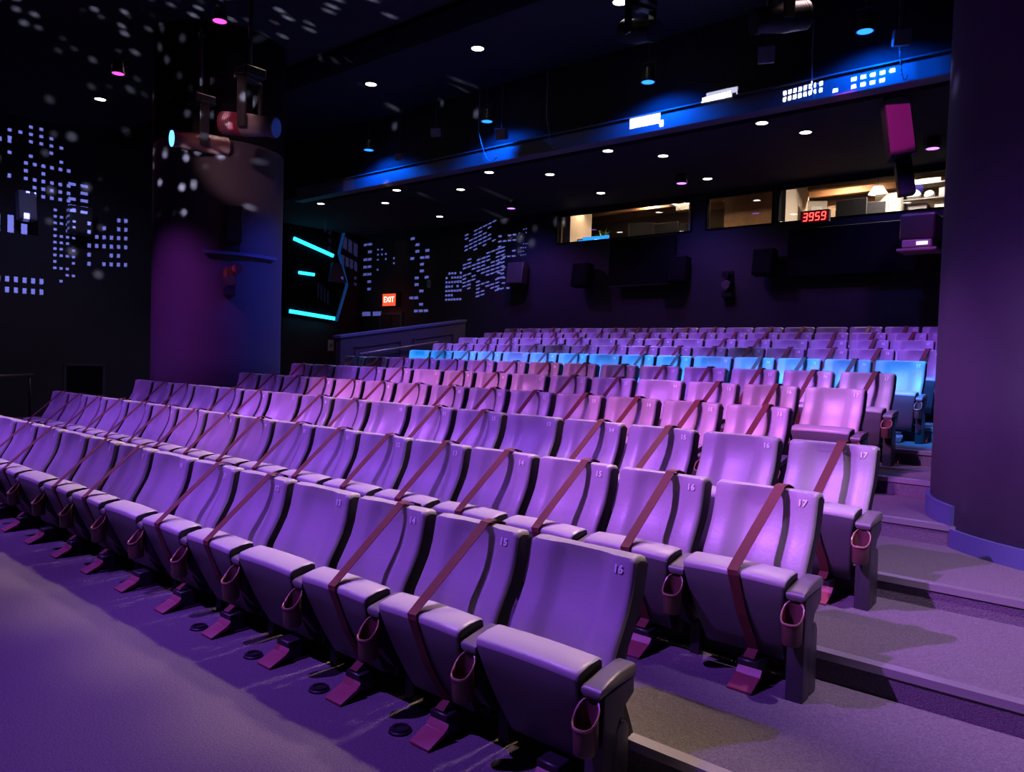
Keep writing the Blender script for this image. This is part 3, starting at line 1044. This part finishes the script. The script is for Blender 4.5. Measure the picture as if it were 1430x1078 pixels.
def desk(label, x0, x1):
    t = thing('booth_desk', label, 'desk', ((x0 + x1) / 2, 16.6, 3.9))
    hx = (x1 - x0) / 2
    part('desktop', lambda bm: box(bm, (-hx, -0.3, 0.78), (hx, 0.35, 0.83), 0.01), M_DEVICE, t)
    for sx in (-1, 1):
        part('leg', lambda bm, sx=sx: box(bm, (sx * (hx - 0.06) - 0.03, -0.25, 0), (sx * (hx - 0.06) + 0.03, 0.3, 0.78), 0.005), M_DEVICE, t)


desk('black desk along the left booth window', -11.9, -8.6)
desk('black desk along the right booth window', -6.2, -4.3)


def monitor(label, x, y, w_, h_, rz=0.0, glow=None):
    t = thing('booth_monitor', label, 'monitor', (x, y, 4.73), rz, 'dark monitors on the booth desks')
    part('screen', lambda bm: box(bm, (-w_ / 2, -0.02, 0.08), (w_ / 2, 0.02, 0.08 + h_), 0.008), M_DEVICE, t)
    part('stand', lambda bm: (box(bm, (-0.03, 0.0, 0.0), (0.03, 0.03, 0.2)), box(bm, (-0.12, -0.07, 0.0), (0.12, 0.09, 0.012))), M_DEVICE, t)
    return t


monitor('dark monitor in the middle of the left booth window', -10.1, 16.7, 0.62, 0.42, 0.3)
monitor('dark monitor near the right end of the left booth window', -9.35, 16.65, 0.66, 0.34, 0.0)
monitor('low dark monitor beside the white booth post', -8.85, 16.75, 0.4, 0.3, -0.2)
monitor('large dark monitor in the middle of the right booth window', -5.05, 16.7, 0.62, 0.44, 0.0)
monitor('narrow dark monitor right of the large one in the right booth window', -4.6, 16.85, 0.35, 0.36, 0.2)
t = thing('lighting_console', 'lighting console with a bright blue strip in the left booth window', 'console', (-11.2, 16.55, 4.73))
part('body', lambda bm: prism(bm, [(-0.22, 0.0), (0.25, 0.0), (0.25, 0.14), (-0.22, 0.06)], -0.42, 0.42, bev=0.01), M_DEVICE, t)
part('blue_strip', lambda bm: box(bm, (-0.40, -0.245, 0.10), (0.40, -0.215, 0.195)), E_CONSOLE, t)
t = thing('small_screen', 'tiny blue screen at the left end of the left booth window', 'screen', (-11.78, 16.5, 4.73))
part('case', lambda bm: box(bm, (-0.12, -0.03, 0.0), (0.12, 0.05, 0.20), 0.01), M_DEVICE, t)
part('display', lambda bm: box(bm, (-0.08, -0.036, 0.05), (0.08, -0.03, 0.16)), E_CONSOLE, t)
t = thing('potted_plant', 'small potted plant behind the blue console in the booth', 'plant', (-11.35, 16.9, 4.73))
part('pot', lambda bm: tube(bm, (0, 0, 0), (0, 0, 0.16), 0.07, 0.10, 14), M_CREAM, t)


def b_leaves(bm):
    rnd = random.Random(3)
    for k in range(26):
        a, e, ln = rnd.uniform(0, 6.28), rnd.uniform(0.5, 1.3), rnd.uniform(0.22, 0.42)
        d = Vector((math.cos(a) * math.cos(e), math.sin(a) * math.cos(e), math.sin(e)))
        s = d.cross(Vector((0, 0, 1))).normalized() * 0.028
        p0 = Vector((0, 0, 0.16))
        q = [p0, p0 + d * ln * 0.5 + s, p0 + d * ln + Vector((0, 0, -0.03)), p0 + d * ln * 0.5 - s]
        bm.faces.new([bm.verts.new(v) for v in q])
tag(part('leaves', b_leaves, M_GREEN, t), kind='stuff')
t = thing('hanging_lamp', 'glowing white lampshade in the right booth window', 'lamp', (-4.62, 17.0, 5.36))
part('shade', lambda bm: tube(bm, (0, 0, 0), (0, 0, 0.15), 0.19, 0.10, 18), E_LAMPSHADE, t)
part('cord', lambda bm: tube(bm, (0, 0, 0.15), (0, 0, 0.74), 0.008, n=6), M_DEVICE, t)
t = thing('cream_cabinet', 'cream cabinet standing right of the monitors in the right booth window', 'cabinet', (-4.42, 17.25, 3.9))
part('body', lambda bm: box(bm, (-0.27, -0.2, 0), (0.27, 0.2, 1.46), 0.01), M_CREAM, t)
part('door', lambda bm: box(bm, (-0.25, -0.222, 0.05), (-0.005, -0.202, 1.42), 0.005), M_CREAM, t)
part('door', lambda bm: box(bm, (0.005, -0.222, 0.05), (0.25, -0.202, 1.42), 0.005), M_CREAM, t)
t = thing('storage_shelf', 'open metal shelf crowded with gear at the right end of the booth', 'shelf', (-3.52, 17.1, 3.9))
for sx in (-1, 1):
    for sy in (-1, 1):
        part('post', lambda bm, sx=sx, sy=sy: box(bm, (sx * 0.6 - 0.015, sy * 0.2 - 0.015, 0), (sx * 0.6 + 0.015, sy * 0.2 + 0.015, 1.9)), M_STEEL, t)
for z in (0.1, 0.6, 1.0, 1.25, 1.55, 1.85):
    part('shelf_board', lambda bm, z=z: box(bm, (-0.6, -0.2, z - 0.012), (0.6, 0.2, z + 0.012)), M_STEEL, t)
for i, (lab, x, z, r_) in enumerate((('white round helmet-like case on the shelf beside the cream cabinet', -3.95, 5.164, 0.14), ('smaller white round case on the upper booth shelf', -3.66, 5.164, 0.10))):
    def b_round(bm, r_=r_):
        bmesh.ops.create_uvsphere(bm, u_segments=16, v_segments=10, radius=r_)
        for v in bm.verts:
            v.co.z = max(v.co.z, -r_ * 0.7) + r_ * 0.7
    tag(part('round_case', b_round, M_PAPER, None, 40, loc=(x, 17.05, z)), lab, 'case', 'white round cases on the booth shelf')
for i, (x, z, w_, h_) in enumerate(((-3.85, 4.914, 0.34, 0.16), (-3.4, 4.914, 0.3, 0.12), (-3.35, 5.164, 0.26, 0.18), (-3.7, 5.464, 0.5, 0.10))):
    tag(part('gear_box', lambda bm, w_=w_, h_=h_: box(bm, (-w_ / 2, -0.14, 0), (w_ / 2, 0.14, h_), 0.01), (M_DEVGREY, M_PAPER)[i % 2], None, loc=(x, 17.1, z)), ['grey gear box on the lower visible booth shelf', 'white box right of the grey gear box on the booth shelf', 'grey gear box right of the white round cases', 'long white box on the topmost visible booth shelf'][i], 'box', 'gear boxes on the booth shelf')
t = thing('ceiling_bracket', 'white jointed bracket hanging inside the top right corner of the left booth window', 'bracket', (-9.0, 16.7, 5.5))
part('arm', lambda bm: tube(bm, (-0.32, 0, 0.12), (0.0, 0, 0.0), 0.045, n=10), M_PAPER, t)
part('box', lambda bm: box(bm, (-0.1, -0.08, -0.1), (0.34, 0.1, 0.06), 0.015), M_PAPER, t)
part('rod', lambda bm: tube(bm, (0.1, 0, 0.06), (0.1, 0, 0.5), 0.02, n=8), M_STEEL, t)
# wall board with pinned sheets inside the right window
t = thing('notice_board', 'pale board leaning at the left of the right booth window', 'board', (-5.85, 17.0, 4.73), 0.5)
part('board', lambda bm: box(bm, (-0.2, -0.01, 0.0), (0.2, 0.015, 0.62), 0.004), M_CREAM, t)
part('sheet', lambda bm: box(bm, (-0.12, -0.018, 0.15), (0.1, -0.011, 0.5)), M_PAPER, t)

# timer
t = thing('countdown_timer', 'red digital timer reading 3959 on the booth window ledge', 'timer', (-5.5, 15.86, 4.80))
part('case', lambda bm: box(bm, (-0.29, 0.0, -0.13), (0.29, 0.09, 0.13), 0.012), M_DEVICE, t)
part('display', lambda bm: box(bm, (-0.265, -0.004, -0.105), (0.265, 0.002, 0.105)), E_REDGLOW, t)
SEG = {'3': 'abgcd', '9': 'abcdfg', '5': 'afgcd'}


def b_digits(bm):
    wd, ht, th = 0.075, 0.15, 0.018
    for i, c in enumerate('3959'):
        x = -0.235 + i * 0.122
        S = lambda z, q: x + q + (z + ht / 2) * 0.10
        segs = {'a': (0, wd, ht / 2 - th / 2, ht / 2 + th / 2), 'g': (0, wd, -th / 2, th / 2), 'd': (0, wd, -ht / 2 - th / 2, -ht / 2 + th / 2),
                'f': (-th / 2, th / 2, 0.008, ht / 2 - 0.008), 'b': (wd - th / 2, wd + th / 2, 0.008, ht / 2 - 0.008),
                'e': (-th / 2, th / 2, -ht / 2 + 0.008, -0.008), 'c': (wd - th / 2, wd + th / 2, -ht / 2 + 0.008, -0.008)}
        for k in SEG[c]:
            a, b, z0, z1 = segs[k]
            prism(bm, [(S(z0, a), z0), (S(z0, b), z0), (S(z1, b), z1), (S(z1, a), z1)], -0.012, -0.005, axis='y')
part('digits', b_digits, E_RED, t)

# ---------------------------------------------------------------- fittings on the back wall
def wall_speaker(label, x, z, w_, h_, yaw=0.0, y=None, m=None):
    t = thing('wall_speaker', label, 'speaker', (x, y if y else 15.72, z), yaw, 'dark speakers on the walls')
    part('cabinet', lambda bm: box(bm, (-w_ / 2, -0.14, -h_ / 2), (w_ / 2, 0.12, h_ / 2), 0.012, 2), m or M_DEVICE, t, rot=(R(-8), 0, 0))
    part('grille', lambda bm: box(bm, (-w_ / 2 + 0.02, -0.152, -h_ / 2 + 0.02), (w_ / 2 - 0.02, -0.138, h_ / 2 - 0.02), 0.005), m or M_DEVICE, t, rot=(R(-8), 0, 0))
    part('bracket', lambda bm: box(bm, (-0.04, 0.08, -0.05), (0.04, 0.27, 0.05)), M_DEVICE, t)
    return t


wall_speaker('grey wall speaker right of the projected city windows', -13.3, 4.0, 0.52, 0.58, 0.1, m=M_GREYSPK)
wall_speaker('dark wall speaker below the left booth window, right of a small switch', -11.15, 3.85, 0.5, 0.58, m=M_BLACK)
wall_speaker('dark wall speaker at the right edge of the black monitor', -8.45, 3.85, 0.42, 0.6, m=M_BLACK)
wall_speaker('dark wall speaker left of the wide black screen', -6.45, 3.9, 0.45, 0.55, m=M_BLACK)
t = thing('wall_monitor', 'black switched-off monitor below the left booth window', 'monitor', (-9.5, 15.78, 4.12))
part('screen', lambda bm: box(bm, (-0.9, -0.03, -0.55), (0.9, 0.05, 0.55), 0.01), M_BLACK, t)
part('bezel', lambda bm: (box(bm, (-0.93, -0.04, -0.58), (0.93, 0.04, -0.55)), box(bm, (-0.93, -0.04, 0.55), (0.93, 0.04, 0.58))), M_SHELL, t)
part('bracket', lambda bm: box(bm, (-0.2, 0.05, -0.2), (0.2, 0.21, 0.2)), M_SHELL, t)
t = thing('wall_screen', 'wide black panel below the right booth window', 'screen', (-4.55, 15.80, 4.1))
part('panel', lambda bm: box(bm, (-1.45, -0.03, -0.52), (1.45, 0.04, 0.46), 0.01), M_BLACK, t)
part('bracket', lambda bm: box(bm, (-0.3, 0.04, -0.2), (0.3, 0.19, 0.2)), M_SHELL, t)


def wall_fixture(label, x, z, glow=None, y=15.9):
    t = thing('wall_spotlight', label, 'wall light', (x, y, z))
    part('plate', lambda bm: box(bm, (-0.09, 0.04, -0.12), (0.09, 0.09, 0.25), 0.01), M_DEVICE, t)
    part('upper_head', lambda bm: tube(bm, (0.0, -0.16, 0.14), (0.0, 0.05, 0.18), 0.085, 0.06, 14), M_DEVICE, t)
    part('lower_head', lambda bm: tube(bm, (0.02, -0.17, -0.08), (0.02, 0.05, -0.02), 0.095, 0.065, 14), M_DEVGREY, t)
    part('base', lambda bm: box(bm, (-0.12, -0.08, -0.34), (0.13, 0.08, -0.2), 0.02), M_DEVICE, t)
    part('arm', lambda bm: tube(bm, (0.0, 0.04, -0.24), (0.0, 0.05, 0.1), 0.02), M_DEVICE, t)
    return t


wall_fixture('black twin-head wall light in the middle of the back wall', -7.35, 3.55)
for lab, x, z, h_ in (('small white switch plate between the projected city windows', -17.05, 3.92, 0.24), ('small lilac switch plate on the wall under the left booth window', -11.55, 4.0, 0.2)):
    t = thing('switch_plate', lab, 'switch', (x, YB, z))
    part('plate', lambda bm, h_=h_: box(bm, (-0.075, -0.015, -h_ / 2), (0.075, 0, h_ / 2), 0.004), M_PAPER, t)
    part('rocker', lambda bm: box(bm, (-0.03, -0.022, -0.05), (0.03, -0.012, 0.05), 0.003), M_DEVGREY, t)
t = thing('switch_plate', 'white switch plate on the dark side wall under the cyan light frame', 'switch', (XL, 14.88, 1.97), R(90))
part('plate', lambda bm: box(bm, (-0.11, -0.015, -0.18), (0.11, 0, 0.18), 0.004), M_PAPER, t)
part('rocker', lambda bm: box(bm, (-0.04, -0.022, -0.06), (0.04, -0.012, 0.06), 0.003), M_DEVGREY, t)

# exit sign and doorway below
t = thing('exit_sign', 'glowing red EXIT sign over the doorway at the back left', 'exit sign', (-18.75, 15.88, 3.47))
part('case', lambda bm: box(bm, (-0.33, 0.0, -0.21), (0.33, 0.10, 0.21), 0.01), M_DEVICE, t)
part('face', lambda bm: box(bm, (-0.31, -0.008, -0.19), (0.31, 0.002, 0.19)), E_EXIT, t)
link('lettering', text_mesh('EXIT', 0.25, E_EXITL), t, (0, -0.014, 0), (R(90), 0, 0))
part('bracket', lambda bm: box(bm, (-0.06, 0.1, -0.05), (0.06, 0.12, 0.05)), M_DEVICE, t)
l = bpy.data.lights.new('exit_glow', 'POINT')
l.energy = 2
l.color = (1.0, 0.08, 0.04)
l.shadow_soft_size = 0.15
o = bpy.data.objects.new('exit_glow', l)
COL.objects.link(o)
o.location = (-18.75, 15.6, 3.4)


def b_door1(bm):
    for x in (-19.25, -18.25):
        box(bm, (x - 0.04, 15.95, 0), (x + 0.04, 16.0, 3.0))
    box(bm, (-19.29, 15.95, 3.0), (-18.21, 16.0, 3.08))
dr = structure('door_1', b_door1, M_PARAPET, 'doorway under the red exit sign')
part('leaf', lambda bm: box(bm, (-19.2, 15.97, 0), (-18.77, 15.995, 3.0)), M_WALL, dr)
part('leaf', lambda bm: box(bm, (-18.74, 15.97, 0), (-18.29, 15.995, 3.0)), M_WALL, dr)


def b_door2(bm):
    for y in (7.05, 7.95):
        box(bm, (XL, y - 0.03, 0), (XL + 0.04, y + 0.03, 1.25))
    box(bm, (XL, 7.02, 1.22), (XL + 0.04, 7.98, 1.28))
dr = structure('door_2', b_door2, M_PARAPET, 'faint low doorway in the dark side wall at left')
part('leaf', lambda bm: box(bm, (XL, 7.08, 0), (XL + 0.02, 7.92, 1.22)), M_BLACK, dr)

# ---------------------------------------------------------------- parapet by the left aisle
def b_parapet(bm):
    prism(bm, [(9.40, 0.0), (13.0, 0.0), (13.0, 2.56), (9.40, 2.04)], -12.72, -12.56, bev=0.01)
pp = structure('wall_parapet', b_parapet, M_PARAPET, 'sloping panelled parapet beside the left aisle')
for i in range(2):
    y0 = 9.75 + i * 1.6
    def b_panel(bm, y0=y0):
        y1 = y0 + 1.25
        zt = lambda y: 2.04 + (y - 9.4) * 0.144 - 0.22
        for (a, b, c, d) in (((y0, zt(y0) - 0.03), (y1, zt(y1) - 0.03), (y1, zt(y1)), (y0, zt(y0))),):
            prism(bm, [a, b, c, d], -12.56, -12.53)
        prism(bm, [(y0, 0.8), (y0 + 0.03, 0.8), (y0 + 0.03, zt(y0)), (y0, zt(y0))], -12.56, -12.53)
        prism(bm, [(y1 - 0.03, 0.8), (y1, 0.8), (y1, zt(y1)), (y1 - 0.03, zt(y1))], -12.56, -12.53)
    part('panel_moulding', b_panel, M_PARAPET, pp)
part('coping', lambda bm: prism(bm, [(9.36, 2.03), (13.0, 2.556), (13.0, 2.606), (9.36, 2.08)], -12.76, -12.52), M_SKIRT, pp)
t = thing('handrail', 'thin sloping metal handrail fixed to the parapet beside the left aisle', 'handrail', (-12.46, 9.8, 1.72))
part('rail', lambda bm: tube(bm, (0, 0, 0), (0, 2.2, 0.32), 0.024), M_STEEL, t)
for k in (0.25, 1.1, 1.95):
    part('bracket', lambda bm, k=k: tube(bm, (0, k, k * 0.145), (-0.1, k, k * 0.145 - 0.03), 0.012, n=8), M_STEEL, t)

t = thing('handrail', 'short shiny metal rail at the far left edge behind the seats', 'handrail', (-17.8, 4.0, 0))
part('rail', lambda bm: tube(bm, (0, 0, 1.03), (0, 1.57, 1.09), 0.03), M_STEEL, t)
for y in (0.1, 1.5):
    part('post', lambda bm, y=y: tube(bm, (0, y, 0), (0, y, 1.05), 0.025), M_DEVICE, t)

# ---------------------------------------------------------------- cyan light frame on the side wall
t = thing('light_frame', 'angular wall frame with cyan light bars on the dark side wall', 'wall light', (XL, 14.0, 4.5))


def P3(y, z):
    return (y - 14.0, z - 4.5)


OUT = [P3(12.9, 6.30), P3(14.27, 6.36), P3(15.27, 6.05), P3(14.98, 4.95), P3(15.32, 3.95), P3(14.93, 2.75), P3(13.1, 2.88), P3(12.75, 4.6)]
part('panel', lambda bm: prism(bm, OUT, 0.02, 0.16), M_BLACK, t)


def strip(bm, a, b, x0, x1, wd):
    a, b = Vector(a), Vector(b)
    d = (b - a).normalized()
    nrm = Vector((-d.y, d.x)) * wd / 2
    prism(bm, [tuple(a - nrm), tuple(b - nrm), tuple(b + nrm), tuple(a + nrm)], x0, x1)


for k in range(0, 5):
    part('rim', lambda bm, k=k: strip(bm, OUT[k], OUT[(k + 1) % 8], 0.16, 0.24, 0.06), E_CYANDIM, t)
for a, b, wd in ((P3(12.95, 6.20), P3(13.47, 6.03), 0.08), (P3(13.30, 5.17), P3(14.75, 4.82), 0.10), (P3(13.50, 4.16), P3(14.05, 4.15), 0.09), (P3(13.2, 2.96), P3(14.85, 2.83), 0.11)):
    part('light_bar', lambda bm, a=a, b=b, wd=wd: strip(bm, a, b, 0.18, 0.25, wd), E_CYAN, t)
part('edge_glow', lambda bm: strip(bm, P3(14.3, 6.31), P3(15.22, 6.02), 0.24, 0.26, 0.05), E_CYANDIM, t)
part('edge_glow', lambda bm: strip(bm, P3(15.28, 3.9), P3(14.95, 2.85), 0.24, 0.26, 0.05), E_CYANDIM, t)
part('side_block', lambda bm: prism(bm, [P3(14.6, 4.0), P3(15.25, 4.0), P3(15.0, 4.6), P3(14.7, 4.6)], 0.16, 0.3), M_SKIRT, t)
l = bpy.data.lights.new('frame_glow', 'AREA')
l.energy = 3
l.color = (0.02, 0.35, 1.0)
l.size = 0.5
o = bpy.data.objects.new('frame_glow', l)
COL.objects.link(o)
o.location = (XL + 1.4, 14.3, 6.6)
o.rotation_euler = (0, R(-50), 0)

# ---------------------------------------------------------------- fittings on the left wall and the left pillar
def side_speaker(label, y, z, w_, h_, m):
    t = thing('wall_speaker', label, 'speaker', (XL + 0.32, y, z), R(90), 'dark speakers on the walls')
    part('cabinet', lambda bm: box(bm, (-w_ / 2, -0.14, -h_ / 2), (w_ / 2, 0.12, h_ / 2), 0.012, 2), m, t, rot=(R(-8), 0, 0))
    part('grille', lambda bm: box(bm, (-w_ / 2 + 0.02, -0.152, -h_ / 2 + 0.02), (w_ / 2 - 0.02, -0.138, h_ / 2 - 0.02), 0.005), m, t, rot=(R(-8), 0, 0))
    part('bracket', lambda bm: box(bm, (-0.04, 0.08, -0.05), (0.04, 0.32, 0.05)), M_DEVICE, t)


side_speaker('blue-lit wall speaker among the projected windows at the far left', 6.1, 4.9, 0.36, 0.66, M_LOUD)
side_speaker('grey wall speaker on the side wall left of the left pillar', 7.25, 4.75, 0.5, 0.66, M_GREYSPK)
spot('side_accent_light', (-16.0, 4.0, 6.4), (XL + 0.3, 6.1, 4.9), (0.05, 0.08, 1.0), 40, 8, 0.3, 0.03)


def on_pillar(c, rad, deg):
    a = R(deg)
    return c[0] + rad * math.cos(a), c[1] + rad * math.sin(a), a + R(90)


px, py, pa = on_pillar(PL, 1.07, -18)
t = thing('pillar_speaker', 'slim dark speaker on the left pillar above a curved ledge', 'speaker', (px, py, 3.78), pa)
part('cabinet', lambda bm: box(bm, (-0.13, -0.22, -0.30), (0.13, 0.02, 0.28), 0.01, 2), M_DEVICE, t)
part('grille', lambda bm: box(bm, (-0.115, -0.235, -0.28), (0.115, -0.219, 0.26), 0.005), M_SHELL, t)
part('bracket', lambda bm: box(bm, (-0.16, -0.1, -0.45), (0.12, 0.02, -0.3), 0.01), M_DEVICE, t)


def b_ledge(bm):
    n = 20
    lo, hi = [], []
    for rr, L in ((1.06, 0), (1.16, 1)):
        for z in (3.28, 3.33):
            lo.append([bm.verts.new((PL[0] + rr * math.cos(R(-40 + 66 * i / n)), PL[1] + rr * math.sin(R(-40 + 66 * i / n)), z)) for i in range(n + 1)])
    A, B, C, D = lo
    for i in range(n):
        for q in ((A[i], A[i + 1], C[i + 1], C[i]), (B[i], B[i + 1], D[i + 1], D[i]), (C[i], C[i + 1], D[i + 1], D[i]), (A[i], A[i + 1], B[i + 1], B[i])):
            bm.faces.new(q)
    for k in (0, n):
        bm.faces.new((A[k], B[k], D[k], C[k]))
structure('trim_11', b_ledge, M_SKIRT, 'curved ledge band on the right side of the left pillar')
px, py, pa = on_pillar(PL, 1.07, -18)
t = thing('pillar_spotlight', 'small fixture with red-lit heads on the left pillar below the ledge', 'wall light', (px, py, 2.88), pa)
part('plate', lambda bm: box(bm, (-0.07, -0.06, -0.16), (0.07, 0.02, 0.2), 0.01), M_DEVICE, t)
part('upper_head', lambda bm: tube(bm, (0.06, -0.20, 0.17), (0.06, -0.04, 0.17), 0.085, 0.06, 14), M_COPPER, t)
part('lower_head', lambda bm: tube(bm, (-0.05, -0.20, -0.03), (-0.05, -0.04, -0.03), 0.085, 0.06, 14), M_COPPER, t)
part('base', lambda bm: box(bm, (-0.12, -0.12, -0.28), (0.06, 0.0, -0.14), 0.02), M_DEVICE, t)
spot('red_accent_light', (-9.6, 4.6, 4.6), (px, py, 2.95), (1.0, 0.08, 0.12), 260, 4, 0.3, 0.03)
# colour on the two pillars
spot('pillar_wash_light', (-11.2, 2.2, 5.9), (-12.2, 5.9, 2.0), (0.50, 0.06, 0.80), 700, 34, 0.9, 0.1)
spot('pillar_blue_light', (-8.2, 9.8, 5.8), (-11.8, 7.2, 2.4), (0.05, 0.06, 1.0), 700, 34, 0.9, 0.1)
spot('pillar_violet_light', (-5.5, 2.0, 6.2), (-1.0, 6.2, 2.6), (0.32, 0.07, 1.0), 100, 46, 0.9, 0.1)
# back wall wash
for bx in (-13.0, -8.0, -4.0):
    spot('back_wall_light', (bx, 14.5, 5.5), (bx, 16, 2.4), (0.13, 0.10, 1.0), 60, 110, 0.9, 0.1)

# ---------------------------------------------------------------- small floor sockets beside the front foot plates
def m_sock():
    bm = bmesh.new()
    tube(bm, (0, 0, 0), (0, 0, 0.012), 0.055, 0.05, 18)
    ring(bm, (0, 0), 0.030, 0.042, 0.012, 0.02, 18)
    return mesh('cap', bm, M_SHELL)


ME_SOCK = m_sock()
for n in (15, 14, 13, 12):
    cx = ROWS[1][2] - (17 - n) * ROWS[1][3] - 0.20
    t = thing('floor_socket', 'round black floor socket by the foot plate of front-row seat %s' % NUMW[n], 'floor socket', (cx - 0.10, 2.30, 0), 0, 'black floor sockets along the front row')
    link('cap', ME_SOCK, t)
